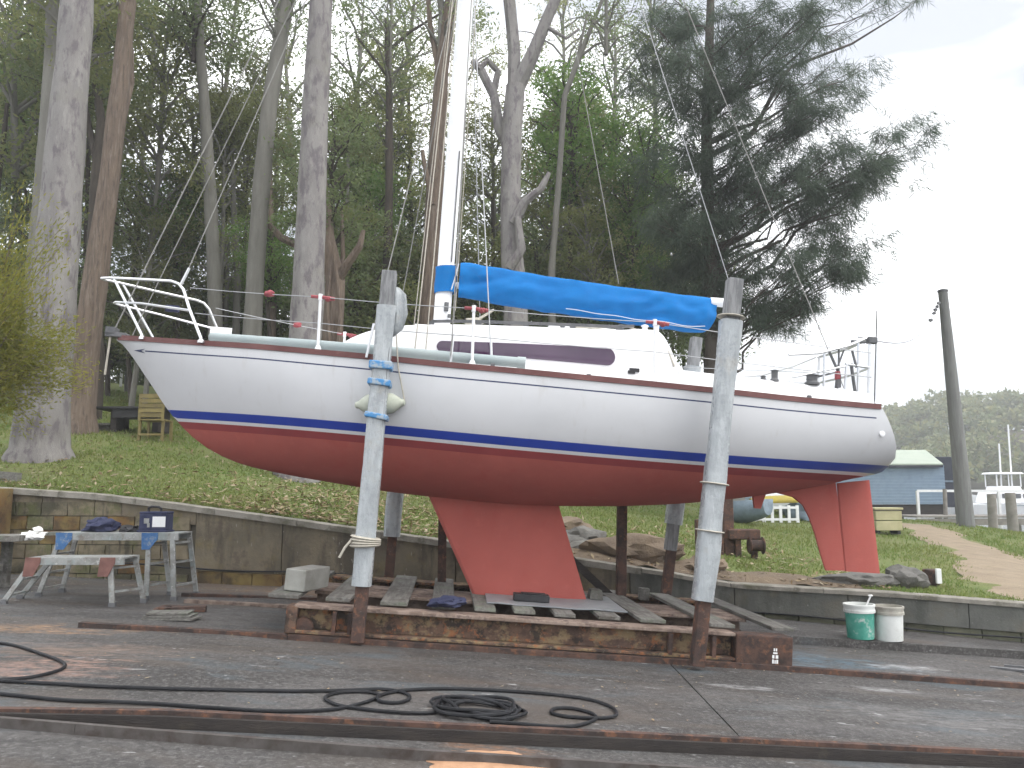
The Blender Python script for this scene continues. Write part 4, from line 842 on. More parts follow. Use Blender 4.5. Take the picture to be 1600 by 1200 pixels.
m = MB(); m.tube([fp + Rf @ Vector((0, 0, .23)), fp + Vector((.16, .02, .35)), fp + Vector((.12, .05, .8))], .007, 6); m.build('lanyard', M['rope'], fr)

# ------------------------------------------------------------------ work platforms, bench, buckets, scraps
def ladder_leg(par, top_f, top_b, bot_f, bot_b, rungs, w=.055, t_=.028):
    for a, b in ((top_f, bot_f), (top_b, bot_b)):
        m_ = MB(); m_.bar(a, b, t_, w, up=(1, 0, .1)); m_.build('leg', M['alupaint'], par, bevel=.004)
        m_ = MB(); m_.bar(Vector(b) + Vector((0, 0, .025)), Vector(b) - Vector((0, 0, .02)), t_ + .015, w + .015, up=(1, 0, 0)); m_.build('foot', M['darkgrey'], par)
    for q in rungs: m_ = MB(); m_.bar(Vector(top_f).lerp(Vector(bot_f), q), Vector(top_b).lerp(Vector(bot_b), q), .03, .022); m_.build('rung', M['alupaint'], par)
def G3(x, y, dz=0): return Vector((x, y, slip_z(x, y) + dz))
bp_ = thing('work_platform', 'taller folding alloy work platform with blue corner brackets', 'work platform', G3(-4.7, 9.6))
yF, yBk, zt = 9.40, 9.78, .985
m = MB(); xl, xr = at(92, 825, yF).x, at(280, 825, yF).x; m.box(((xl + xr) / 2, yF, zt - .045), (xr - xl, .028, .085)); m.box(((xl + xr) / 2, yBk, zt - .045), (xr - xl, .028, .085)); m.box(((xl + xr) / 2, (yF + yBk) / 2, zt - .01), (xr - xl - .01, yBk - yF - .03, .02)); m.build('deck', M['alupaint'], bp_, bevel=.004)
ladder_leg(bp_, (xl + .02, yF + .02, zt - .05), (xl + .02, yBk - .02, zt - .05), G3(at(58, 930, 9.35).x, yF - .02, .02), G3(at(100, 930, 9.85).x, yBk + .02, .02), (.3, .62, .9))
xq = at(232, 832, yF).x; xq2 = at(262, 832, yF).x
ladder_leg(bp_, (xq, yF + .02, zt - .05), (xq + .02, yBk - .02, zt - .05), G3(xq + .03, yF - .03, .02), G3(xq + .12, yBk + .03, .02), (.12, .45, .8))
ladder_leg(bp_, (xq2 + .06, yF + .0, zt - .05), (xr - .02, yBk - .02, zt - .05), G3(xq2 + .12, yF - .02, .02), G3(xr + .05, yBk + .1, .02), (.1, .42, .8))
for x in (xl + .05, xq): m = MB(); m.prism([(x - .07, yF - .022, zt), (x + .12, yF - .022, zt), (x + .12, yF - .022, zt - .07), (x + .03, yF - .022, zt - .19), (x - .06, yF - .022, zt - .19)], (0, .006, 0)); m.build('bracket', M['bluebracket'], bp_)
sp_ = thing('work_platform', 'lower folding alloy work platform with rusty brackets in front', 'work platform', G3(-4.9, 9.0))
yF, yBk = 8.78, 9.12; zt = .755; xl, xr = at(45, 868, yF).x, at(195, 868, yF).x
m = MB(); m.box(((xl + xr) / 2, yF, zt - .04), (xr - xl, .028, .08)); m.box(((xl + xr) / 2, yBk, zt - .04), (xr - xl, .028, .08)); m.box(((xl + xr) / 2, (yF + yBk) / 2, zt - .01), (xr - xl - .01, yBk - yF - .03, .02)); m.build('deck', M['alupaint'], sp_, bevel=.004)
ladder_leg(sp_, (xl + .04, yF + .02, zt - .05), (xl + .06, yBk - .02, zt - .05), G3(at(8, 938, yF).x, yF - .02, .02), G3(at(30, 938, yBk).x, yBk + .02, .02), (.45, .85))
ladder_leg(sp_, (xr - .16, yF + .02, zt - .05), (xr - .03, yBk - .02, zt - .05), G3(xr - .09, yF - .02, .02), G3(xr + .07, yBk + .02, .02), (.15, .7))
for x in (xl + .05, xr - .18): m = MB(); m.prism([(x - .07, yF - .022, zt), (x + .09, yF - .022, zt), (x + .09, yF - .022, zt - .06), (x + .02, yF - .022, zt - .2), (x - .09, yF - .022, zt - .2)], (0, .006, 0)); m.build('bracket', M['rustbracket'], sp_)
# timber bench at the edge of view
be = thing('timber_bench', 'mossy timber bench beside the work platforms against the wall', 'bench', G3(-6.4, 9.9))
for k in range(3): m = MB(); m.box((-6.45, 9.72 + k * .17, .90), (1.1, .155, .07)); m.build('plank', M['timber'], be, bevel=.006)
for x in (-6.2, -6.9):
    for y in (9.72, 10.05): m = MB(); a = G3(x, y); m.box((x, y, (a.z + .86) / 2), (.1, .09, .86 - a.z)); m.build('leg', M['timber'], be, bevel=.005)
m = MB(); m.box((-6.5, 9.9, .55), (.7, .05, .09)); m.build('stretcher', M['timber'], be)
m = MB(); m.bar((-5.85, 10.3, .93), (-4.9, 10.35, .955), .18, .04); tag(m.build('loose_plank', M['timber'], origin=(-5.6, 10.3, .9)), 'grey plank laid between the bench and the taller platform', 'plank')
m = MB(); m.blob(at(52, 836, 9.95) + Vector((0, 0, -.01)), (.13, .09, .06), 8, .7, 3); m.blob(at(60, 829, 9.95), (.05, .05, .05), 3, .6, 2); p = at(52, 838, 9.95); tag(m.build('white_rag', M['ragwhite'], smooth=True, origin=(p.x, p.y, .94)), 'crumpled white rag on the timber bench', 'rag')
m = MB(); m.blob(Vector((-6.35, 9.85, .985)), (.14, .1, .06), 2, .4, 3); tag(m.build('grey_bag', M['darkgrey'], smooth=True, origin=(-6.35, 9.85, .935)), 'small dark grey bag on the bench at the edge of view', 'bag')
# bag, cloth and case on the taller platform
p = at(160, 818, 9.6); p.z = .985; m = MB(); m.blob(p + Vector((0, 0, .07)), (.19, .12, .10), 11, .5, 4, flat=-.65); tag(m.build('navy_bag', M['navy'], smooth=True, origin=p), 'slumped navy bag on the taller work platform', 'bag')
p = at(203, 820, 9.6); p.z = .985; m = MB(); m.blob(p + Vector((0, 0, .025)), (.13, .1, .045), 14, .6, 3, flat=-.5); tag(m.build('dark_cloth', M['dark'], smooth=True, origin=p), 'flat black cloth between the navy bag and the labelled case', 'cloth')
p = at(244, 819, 9.6); p.z = .985
tb = thing('battery_case', 'dark navy case with a white label and top handle', 'case', p)
m = MB(); m.box(p + Vector((0, 0, .012)), (.36, .22, .024)); m.box(p + Vector((0, 0, .115)), (.32, .2, .19)); m.build('body', M['navy'], tb, bevel=.015)
m = MB(); m.box(p + Vector((0, 0, .222)), (.325, .205, .03)); m.build('lid', M['navy'], tb, bevel=.01)
m = MB(); m.tube([p + Vector(v) for v in [(-.10, 0, .23), (-.10, 0, .275), (-.06, 0, .295), (.02, 0, .29), (.05, 0, .27), (.05, 0, .23)]], .014, 8); m.build('handle', M['dark'], tb, smooth=True)
m = MB(); m.box(p + Vector((.075, -.103, .12)), (.15, .004, .12)); m.build('label_sticker', M['white'], tb)
m = MB(); m.box(p + Vector((-.07, -.103, .13)), (.06, .004, .06)); m.box(p + Vector((-.045, -.103, .08)), (.03, .004, .05)); m.build('smudge_print', M['alupaint'], tb)
# buckets
def ledge_pt(px, py): 
    d = ray(px, py); y = 9.8
    for _ in range(30):
        x = d[0] / d[1] * y; z = slip_z(x, y) + .092; y = y + .6 * ((z - CZ) / (d[2] / d[1]) - y)
    return Vector((d[0] / d[1] * y, y, slip_z(d[0] / d[1] * y, y) + .092))
def bucket(px, py, mts, label):
    p = ledge_pt(px, py) ; t = thing('paint_bucket', label, 'bucket', p, 'buckets against the wall')
    k = 1.12
    m_ = MB(); m_.lathe(p, [(.125 * k, 0), (.13 * k, .004), (.142 * k, .27 * k), (.142 * k, .275 * k), (.13 * k, .275 * k), (.12 * k, .03)], 24); m_.build('body', mts[0], t, smooth=True)
    m_ = MB(); m_.lathe(p + Vector((0, 0, .262 * k)), [(.143 * k, 0), (.155 * k, .002), (.156 * k, .03), (.150 * k, .035), (.150 * k, .07), (.157 * k, .072), (.157 * k, .092), (.140 * k, .094), (.136 * k, .02)], 24); m_.build('rim', mts[1], t, smooth=True)
    m_ = MB(); m_.tube([p + Vector((.16 * k * math.cos(a), .16 * k * math.sin(a) * .5 - .16 * k * .86 * abs(math.sin(a)), (.30 - .10 * math.sin(a)) * k)) for a in np.linspace(0, math.pi, 14)], .004, 5); m_.build('handle', M['wire'], t)
    return t
b1 = bucket(1345, 997, (M['pailgreen'], M['pail']), 'bucket streaked with green paint, the one nearer the cradle')
m = MB(); pb = OFF[b1.name]; m.bar(pb + Vector((.05, 0, .3)), pb + Vector((.15, .02, .47)), .02, .01); m.blob(pb + Vector((.15, .02, .475)), (.03, .015, .012), 2, .3, 2); tag(m.build('paint_stick', M['white'], origin=pb + Vector((.05, 0, .3))), 'white stirring stick poking out of the green bucket', 'stick')
bucket(1390, 1000, (M['pail'], M['paildirty']), 'white bucket with a dirty brown rim beside the green one')
# hoses on the slab
def hose(pxs, r, name, label, loops=3):
    pts_ = [on_slip(*p, r + .002) for p in pxs]
    out = []
    for i in range(len(pts_) - 1):
        p0, p1, p2, p3 = pts_[max(i - 1, 0)], pts_[i], pts_[i + 1], pts_[min(i + 2, len(pts_) - 1)]
        for k in range(6):
            t_ = k / 6; q = .5 * ((2 * p1) + (p2 - p0) * t_ + (2 * p0 - 5 * p1 + 4 * p2 - p3) * t_ ** 2 + (3 * p1 - p0 - 3 * p2 + p3) * t_ ** 3); q.z = slip_z(q.x, q.y) + r + .003 ; out.append(q)
    out.append(pts_[-1]); return out
hA = hose([(-60, 1002), (10, 1006), (60, 1020), (98, 1035), (95, 1046), (50, 1058), (0, 1063), (80, 1068), (200, 1074), (350, 1078), (480, 1080), (560, 1078), (600, 1077), (633, 1083), (640, 1092), (620, 1098), (595, 1096), (590, 1089), (610, 1082), (640, 1078), (700, 1076), (780, 1079), (860, 1085), (920, 1093), (955, 1105), (963, 1117), (940, 1122), (890, 1120), (862, 1114), (868, 1107), (895, 1107), (925, 1115), (930, 1124), (900, 1134), (860, 1135), (800, 1130), (765, 1128)], .011, '', '')
m = MB(); m.tube(hA, .0115, 7)
hB = hose([(-40, 1080), (20, 1086), (120, 1095), (250, 1100), (320, 1105), (420, 1111), (500, 1110), (545, 1104), (580, 1094), (592, 1086), (570, 1081), (530, 1082), (508, 1090), (525, 1101), (560, 1107), (620, 1113), (670, 1114), (700, 1108), (690, 1100), (720, 1097)], .011, '', '')
m.tube(hB, .0115, 7)
cc = on_slip(745, 1112); coil = []
for k in range(150):
    a = k * .28; rr_ = .26 + .045 * math.sin(k * .37) + .02 * math.sin(k * 1.1); x = cc.x + rr_ * math.cos(a) + .03 * math.sin(k * .05); y = cc.y + rr_ * .72 * math.sin(a) + .02 * math.cos(k * .09)
    coil.append(Vector((x, y, slip_z(x, y) + .012 + .035 * (k / 150) + .008 * math.sin(k * .7))))
m.tube(coil, .0115, 7); tag(m.build('water_hose', M['hose'], smooth=True, origin=cc), 'black hose looped and coiled across the concrete in front', 'hose')
# scraps on the concrete
p = on_slip(268, 968); m = MB()
for k in range(3): m.box(p + Vector((-.02 * k, .03 * k, .015 + .022 * k)), (.52 - .06 * k, .2, .016), Matrix.Rotation(-.12 + .1 * k, 3, 'Z') @ Matrix.Rotation(.03, 3, 'X'))
tag(m.build('board_offcut', M['timber'], origin=p), 'grey flat board offcuts lying on the concrete left of the cradle', 'board')
p = on_slip(295, 956); m = MB(); m.box(p + Vector((0, 0, .03)), (.34, .1, .05), Matrix.Rotation(.2, 3, 'Z')); m.box(p + Vector((-.12, .08, .03)), (.4, .07, .04), Matrix.Rotation(-.3, 3, 'Z')); m.blob(p + Vector((-.28, .1, .02)), (.12, .08, .03), 4, .6, 2)
tag(m.build('rusty_scrap', M['rust'], origin=p), 'rusty red scrap iron pieces behind the grey offcuts', 'scrap')
m = MB(); m.bar(on_slip(290, 939, .02), on_slip(470, 949, .02), .09, .04); tag(m.build('edging_plank', M['rustpale'], origin=on_slip(290, 939)), 'pale brown plank lying between the wall and the cradle end', 'plank')
p = on_slip(1575, 1047); m = MB(); m.box(p + Vector((0, 0, .012)), (.32, .07, .02), Matrix.Rotation(-.55, 3, 'Z')); m.box(p + Vector((.15, .12, .012)), (.2, .03, .02), Matrix.Rotation(-.5, 3, 'Z')); tag(m.build('steel_bracket', M['darkgrey'], origin=p), 'dark steel bracket on the concrete at the water side edge', 'bracket')
m = MB(); p = ledge_pt(1590, 1000); m.box(p + Vector((.05, .1, .08)), (.25, .3, .16)); tag(m.build('kerb_block', M['concblock'], origin=p, bevel=.015), 'square concrete block on the ledge at the edge of view', 'block')

# ------------------------------------------------------------------ rocks, winch, boats on the bank, picnic set
def rock(px, py, Y, size, mt, seed, label, grp='rocks along the top of the wall', rz=0.0, sink=.3):
    p = at(px, py, Y); p.z = tz(p.x, p.y); m_ = MB(); m_.blob(p + Vector((0, 0, size[2] * (1 - sink) - .02)), size, seed, .45, 3, R=Matrix.Rotation(rz, 3, 'Z'))
    return tag(m_.build('rock', mt, smooth=True, origin=p, sharp=28), label, 'rock', grp)
rock(905, 840, 11.9, (.34, .25, .17), M['rock'], 1, 'rounded grey boulder beside the trailing edge of the keel')
rock(925, 858, 11.6, (.3, .2, .1), M['rock'], 2, 'flat grey rock under the rounded boulder by the keel')
rock(985, 866, 11.5, (.62, .3, .20), M['rockbrown'], 3, 'broad brown slab of rock behind the rusty prop')
rock(1035, 858, 11.9, (.3, .25, .16), M['rockbrown'], 4, 'smaller brown rock between the prop and the far post')
rock(1095, 880, 11.4, (.36, .22, .12), M['rockbrown'], 5, 'low brown rock behind the base of the stern post')
rock(1330, 903, 11.15, (.50, .24, .11), M['rock'], 6, 'long low grey rock directly under the rudder')
rock(1412, 903, 11.2, (.28, .2, .16), M['rock'], 7, 'jagged grey rock just clear of the rudder')
rock(885, 812, 13.2, (.4, .3, .15), M['rockbrown'], 12, 'brown rock half buried higher up the bank beside the keel')
p = at(1455, 900, 11.5); p.z = tz(p.x, p.y); m = MB(); m.lathe(p, [(.10, 0), (.11, .02), (.11, .2), (.1, .21)], 12); tag(m.build('rusty_drum', M['rust'], smooth=True, origin=p), 'small rusty drum on the wall beside the rocks', 'drum')
p2 = p + Vector((.02, -.16, .0)); m = MB(); m.box(p2 + Vector((0, 0, .13)), (.07, .04, .20)); tag(m.build('white_tag_post', M['white'], origin=p2, bevel=.005), 'short white peg in front of the rusty drum', 'peg')
# winch
p = at(1150, 862, 13.2); p.z = tz(p.x, p.y)
wn = thing('slip_winch', 'rusty old winch standing on the bank behind the stern post', 'winch', p)
m = MB(); m.box(p + Vector((-.12, 0, .55)), (.16, .18, 1.1)); m.build('column', M['rust'], wn, bevel=.012)
m = MB(); m.box(p + Vector((.10, -.05, .33)), (.5, .3, .16)); m.build('gear_case', M['rust'], wn, bevel=.02)
for dx in (-.28, .0, .26): m = MB(); m.box(p + Vector((dx, -.12, .1)), (.09, .09, .36)); m.build('leg', M['rust'], wn, bevel=.008)
m = MB(); m.lathe(p + Vector((.27, -.2, .16)), [(.12, -.12), (.14, -.1), (.09, -.08), (.09, .08), (.14, .1), (.12, .12)], 16, R=Matrix.Rotation(math.pi / 2, 3, 'Y')); m.build('drum', M['rust'], wn, smooth=True)
m = MB(); m.box(p + Vector((-.55, .1, .25)), (.14, .14, .62)); m.build('bollard', M['rust'], wn, bevel=.01)
# dinghies and rack on the grass
def hull_shell(p, L_, Wd, Hh, R, mt, name, label, cat, upside=False, grp=None):
    m_ = MB(); rws_ = []
    for i in range(15):
        u = i / 14; w = Wd * (math.sin(math.pi * min(1, (u * .86 + .10))) ** .6) * (1 if u < .95 else .92); rws_.append([])
        for k in range(9):
            a = math.pi * k / 8; y = -math.cos(a) * w / 2; z = -math.sin(a) ** .7 * Hh * (1 - .35 * (1 - u) ** 3) if 0 < k < 8 else 0.0; sh = .12 * Hh * (1 - u) ** 2 * (1 if k in (0, 8) else .6)
            v = Vector((L_ * (u - .5), y, (z + sh + Hh) if not upside else -(z + sh))); rws_[-1].append(p + R @ v)
    m_.grid(rws_); m_.f.append(tuple(range(14 * 9, 15 * 9))); m_.m.append(0); m_.f.append(tuple(range(9))); m_.m.append(0)
    o = m_.build(name, mt, smooth=True, origin=p, sharp=50); sm_ = o.modifiers.new('solid', 'SOLIDIFY'); sm_.thickness = .03
    return tag(o, label, cat, grp)
def lawn_pt(px, Y, dz=0): 
    q = at(px, 800, Y); return Vector((q.x, q.y, tz(q.x, q.y) + dz))
hull_shell(lawn_pt(1166, 20), 1.3, .8, .55, Matrix.Rotation(2.2, 3, 'Z'), M['tarp'], 'dinghy', 'blue grey dinghy standing by the white rack under the strut', 'dinghy')
hull_shell(lawn_pt(1243, 24, .25), 2.6, 1.3, .8, Matrix.Rotation(.3, 3, 'Z'), M['cruiser'], 'dinghy', 'upturned white dinghy seen through the arch ahead of the skeg', 'dinghy', True)
hull_shell(lawn_pt(1210, 21.5, .47), 1.3, .5, .2, Matrix.Rotation(.1, 3, 'Z'), M['kayak'], 'kayak', 'yellow kayak lying on the white rack', 'kayak', True)
p = lawn_pt(1213, 21); rk = thing('boat_rack', 'white slatted rack on the grass holding the yellow kayak', 'rack', p)
for dz in (.08, .38): m = MB(); m.box(p + Vector((0, 0, dz)), (1.15, .06, .06)); m.build('rail', M['white'], rk)
for k in range(6): m = MB(); m.box(p + Vector((-.54 + k * .216, 0, .22)), (.07, .05, .44)); m.build('slat', M['white'], rk)
m = MB(); q = lawn_pt(1262, 22); m.blob(q + Vector((0, 0, .25)), (.7, .5, .35), 6, .4, 3, flat=-.7); tag(m.build('tarp_heap', M['tarp'], smooth=True, origin=q), 'heap of blue grey tarpaulin behind the skeg', 'tarpaulin')
p = lawn_pt(1381, 19.5); bn = thing('timber_bin', 'yellow green timber bin on the grass behind the rudder', 'bin', p)
for k in range(2): m = MB(); m.box(p + Vector((0, 0, .2 + k * .24)), (.62, .5, .22)); m.build('board', M['bin'], bn, bevel=.01)
m = MB(); m.box(p + Vector((0, 0, .60)), (.68, .56, .05)); m.build('lid', M['bin'], bn, bevel=.01)
for dx in (-.24, .24): m = MB(); m.box(p + Vector((dx, 0, .05)), (.08, .4, .1)); m.build('foot', M['dark'], bn)
# picnic table and chair up the slope
p = at(212, 668, 17.5); p.z = tz(p.x, p.y)
pt = thing('picnic_table', 'dark picnic table on the grass bank beyond the bow', 'table', p)
m = MB(); m.box(p + Vector((0, 0, .52)), (1.5, .8, .05)); m.build('table_top', M['tabletop'], pt, bevel=.01)
for dx in (-.35, .55): m = MB(); m.box(p + Vector((dx, 0, .26)), (.12, .6, .5)); m.build('leg', M['timberdark'], pt)
m = MB(); m.box(p + Vector((.1, -.1, .40)), (.9, .5, .18)); m.build('apron', M['tabletop'], pt)
m = MB(); m.box(p + Vector((-.9, -.1, .18)), (1.0, .25, .05)); m.box(p + Vector((-.9, -.1, .08)), (.9, .08, .16)); m.build('bench', M['timber'], pt)
p = at(243, 673, 16.9); p.z = tz(p.x, p.y)
ch = thing('garden_chair', 'slatted wooden garden chair in front of the picnic table', 'chair', p)
for dx in (-.24, .24):
    for dy in (-.22, .22): m = MB(); m.bar(p + Vector((dx, dy, 0)), p + Vector((dx, dy * .9, .42)), .05, .05, up=(0, 1, 0)); m.build('leg', M['teak'], ch)
for k in range(4): m = MB(); m.box(p + Vector((0, -.2 + k * .13, .43)), (.52, .1, .03)); m.build('seat_slat', M['teak'], ch)
for k in range(5): m = MB(); m.box(p + Vector((0, -.25 - .01 * k, .52 + k * .1)), (.5, .025, .085)); m.build('back_slat', M['teak'], ch)
for dx in (-.24, .24): m = MB(); m.box(p + Vector((dx, -.25, .68)), (.05, .04, .56)); m.build('back_post', M['teak'], ch)
m = MB(); m.bar(p + Vector((-.24, -.24, .12)), p + Vector((.24, -.24, .12)), .04, .04); m.build('stretcher', M['teak'], ch)
q = at(190, 580, 29); q.z = tz(q.x, q.y); m = MB(); m.lathe(q, [(.05, 0), (.05, .7), (.03, .75)], 8); tag(m.build('white_peg', M['white'], smooth=True, origin=q), 'short white marker post on the grass far beyond the bow', 'post')

# ------------------------------------------------------------------ waterfront on the right
p = at(1510, 822, 22); p.z = tz(p.x, p.y); top = at(1473, 455, 21.6)
pw = thing('timber_pole', 'tall leaning grey timber pole on the lawn edge', 'pole', p)
m = MB(); m.tube([p - Vector((0, 0, .3)), p + Vector((-.02, 0, .5))] + [p.lerp(top, k) for k in (.25, .5, .75, 1)], [.23, .215, .195, .17, .145, .12], 14); m.build('shaft', M['pole'], pw, smooth=True)
m = MB(); m.lathe(top, [(.14, -.02), (.14, .03), (.05, .06)], 12); m.build('cap', M['darkgrey'], pw)
a = top + Vector((-.1, 0, -.25)); b = MBo @ Vector((3.82, -.2, 1.42)); rp_ = [a.lerp(b, k) - Vector((0, 0, .5 * math.sin(math.pi * k))) for k in np.linspace(0, 1, 24)]
m = MB(); m.tube(rp_, .007, 5)
for k in (1, 2, 3, 4, 6): m.blob(rp_[k], (.06, .04, .05), k, .4, 1)
tag(m.build('stay_rope', M['darkgrey'], origin=rp_[0]), 'thin knotted rope from the leaning pole down to the stern', 'rope')
# blue shed
p = at(1420, 802, 34); p.z = -.1
sh = thing('boat_shed', 'blue weatherboard boat shed with a pale green roof', 'shed', p)
x0, x1 = 11.2, at(1476, 760, 34).x; zb = at(1420, 788, 34).z; ze = at(1420, 727, 34).z; zr = at(1420, 704, 34.8).z
m = MB(); m.box(((x0 + x1) / 2, 36.5, (zb + ze) / 2), (x1 - x0, 5, ze - zb)); m.build('wall', M['weatherboard'], sh)
nbd = 13; hb = (ze - zb) / nbd
for k in range(nbd): m = MB(); m.box(((x0 + x1) / 2, 33.985, zb + hb * (k + .5)), (x1 - x0 + .02, .03, hb * .97), Matrix.Rotation(.22, 3, 'X')); m.build('weatherboard', M['weatherboard'], sh)
zrr = at(1440, 705, 36.5).z; xe = at(1470, 727, 33.75).x + .1; xrr = at(1446, 705, 36.5).x
m = MB(); m.prism([(x0 - .2, 33.75, ze), (xe, 33.75, ze), (xrr, 36.5, zrr), (x0 + .5, 36.5, zrr)], (0, 0, .06)); m.prism([(xe, 33.75, ze), (xe, 39.2, ze), (xrr, 36.5, zrr)], (0, 0, .06)); m.build('roof', M['greenroof'], sh)
m = MB(); m.box(((x0 + xe) / 2, 33.78, ze - .05), (xe - x0, .05, .09)); m.build('gutter', M['navybox'], sh)
m = MB(); m.box(((x0 + x1) / 2, 34.2, zb - .22), (x1 - x0 + .1, .3, .42)); m.build('bearer', M['timberdark'], sh)
for k in range(5): m = MB(); m.box((x1 - .2 - k * 1.6, 34.3, zb - .8), (.2, .2, 1.2)); m.build('pile', M['timberdark'], sh)
p = at(1481, 790, 35.5); p.z = -.3; dk = thing('dark_kiosk', 'narrow dark hut next to the blue shed', 'hut', p)
m = MB(); m.box((p.x + .1, p.y + 1, at(1481, 753, 35.5).z), (.95, 2, 2.2)); m.build('body', M['navybox'], dk, bevel=.02)
m = MB(); m.box((p.x + .1, p.y - .02, at(1481, 752, 35.5).z), (.97, .05, .08)); m.build('trim_band', M['tarp'], dk)
for dx in (-.35, .5): m = MB(); m.box((p.x + dx, p.y + .2, at(1481, 795, 35.5).z), (.12, .12, 1.4)); m.build('pile', M['wharf'], dk)
m = MB(); m.box((p.x + .15, p.y + .4, at(1485, 780, 35.5).z), (.5, .3, .5)); m.build('panel', M['cruiser'], dk)
# wharf
p = at(1550, 815, 28); wf = thing('timber_wharf', 'low grey timber wharf between the pole and the white boats', 'wharf', (p.x, p.y, -.7))
zd = at(1540, 806, 28).z
for k in range(7): m = MB(); m.box((p.x + 1.6, 28 + .28 * k, zd - .03), (8.5, .26, .06)); m.build('plank', M['wharf'], wf)
m = MB(); m.box((p.x + 1.6, 27.9, zd - .2), (8.5, .1, .22)); m.build('fascia', M['wharf'], wf)
for k in range(6): m = MB(); m.box((p.x - 2.3 + k * 1.6, 28.1, zd - .9), (.2, .2, 1.4)); m.build('pile', M['wharf'], wf)
m = MB(); z_r = at(1540, 767, 31).z; m.bar((p.x - 1.0, 31, z_r), (p.x + 7, 31, z_r), .06, .09); m.build('hand_rail', M['white'], wf)
for k in range(5): m = MB(); m.box((p.x - 1.0 + k * 1.55, 31, (z_r + zd) / 2 - .5), (.09, .09, z_r - zd + 1)); m.build('rail_post', M['white'], wf)
for i, (px, pyt, pyb, Y, lb) in enumerate([(1549, 772, 812, 26.5, 'shorter mooring pile standing beside the wharf'), (1578, 770, 832, 23.5, 'nearer mooring pile at the end of the wharf'), (1476, 764, 818, 29, 'thin grey pile between the shed and the leaning pole')]):
    a, b = at(px, pyt, Y), at(px + (6 if i == 1 else 1), pyb, Y); b.z = min(b.z, -.6); m = MB(); r = .14 if i < 2 else .07; m.tube([b, a], [r * 1.1, r], 12); tag(m.build('mooring_pile', M['wharf'], smooth=True, origin=b), lb, 'pile', 'piles along the water')
# cruisers
def cruiser(cx, Y, L_, k, label, flip, fly=True, masts=()):
    z0 = -.75; p_ = Vector((cx, Y, z0)); t = thing('motor_cruiser', label, 'boat', p_, 'white boats across the water')
    m_ = MB(); rws_ = []
    for i in range(13):
        u = i / 12; x = (u - .5) * L_ * flip; w = 1.7 * k * math.sin(math.pi * min(.5, .08 + .5 * (1 - u) ** .6 + .0)) ; hgt = (1.15 + .75 * u * u) * k
        rws_.append([p_ + Vector((x + .5 * flip * k * (q > .5) * u, sg * w * (.72 + .28 * q), hgt * q)) for sg, q in ((-1, 1), (-1, .55), (-1, 0), (1, 0), (1, .55), (1, 1))])
    m_.grid(rws_, closed=True); m_.f += [tuple(range(6)), tuple(12 * 6 + q for q in range(5, -1, -1))]; m_.m += [0, 0]; m_.build('hull', M['cruiser'], t)
    m_ = MB(); m_.box(p_ + Vector((-.05 * L_ * flip, 0, 1.75 * k)), (L_ * .5, 2.3 * k, 1.0 * k), taper=.88); cb_ = m_.build('cabin', M['cruiser'], t, bevel=.08)
    for q in range(4): m_ = MB(); m_.box(p_ + Vector(((-.22 + q * .115) * L_ * flip, -1.12 * k, 1.9 * k)), (L_ * .085, .06, .42 * k)); m_.build('window', M['glassdark'], cb_)
    m_ = MB(); m_.box(p_ + Vector((0, -1.55 * k, 1.05 * k)), (L_ * .9, .05, .06)); m_.build('rub_rail', M['tarp'], t)
    if fly:
        m_ = MB(); m_.box(p_ + Vector((-.05 * L_ * flip, 0, 2.55 * k)), (L_ * .28, 2.0 * k, .5 * k), taper=.9); m_.build('flybridge', M['cruiser'], t, bevel=.06)
        m_ = MB(); m_.box(p_ + Vector((-.05 * L_ * flip, 0, 4.0 * k)), (L_ * .33, 2.2 * k, .16 * k), taper=.9); m_.build('canopy', M['cruiser'], t, bevel=.05)
        for sx in (-1, 0, 1):
            for sy in (-1, 1): m_ = MB(); m_.box(p_ + Vector(((-.05 + sx * .13) * L_ * flip, sy * .9 * k, 3.35 * k)), (.07, .07, 1.25 * k)); m_.build('canopy_post', M['cruiser'], t)
    for (dx, h_) in masts: m_ = MB(); m_.tube([p_ + Vector((dx, 0, 2.2 * k)), p_ + Vector((dx + .1, 0, h_))], .07, 8); m_.build('mast', M['cruiser'], t)
    return t
cruiser(46.5, 76, 8.5, 1.0, 'white flybridge cruiser with two masts moored behind the wharf', 1, True, [(-.6, 6.8), (.4, 8.6)])
cruiser(51.5, 82, 11, 1.1, 'larger white cruiser moored at the edge of view', -1, False, [(2.0, 6.5)])
cruiser(41.5, 84, 7.5, .9, 'white launch half hidden behind the leaning pole', -1, False)
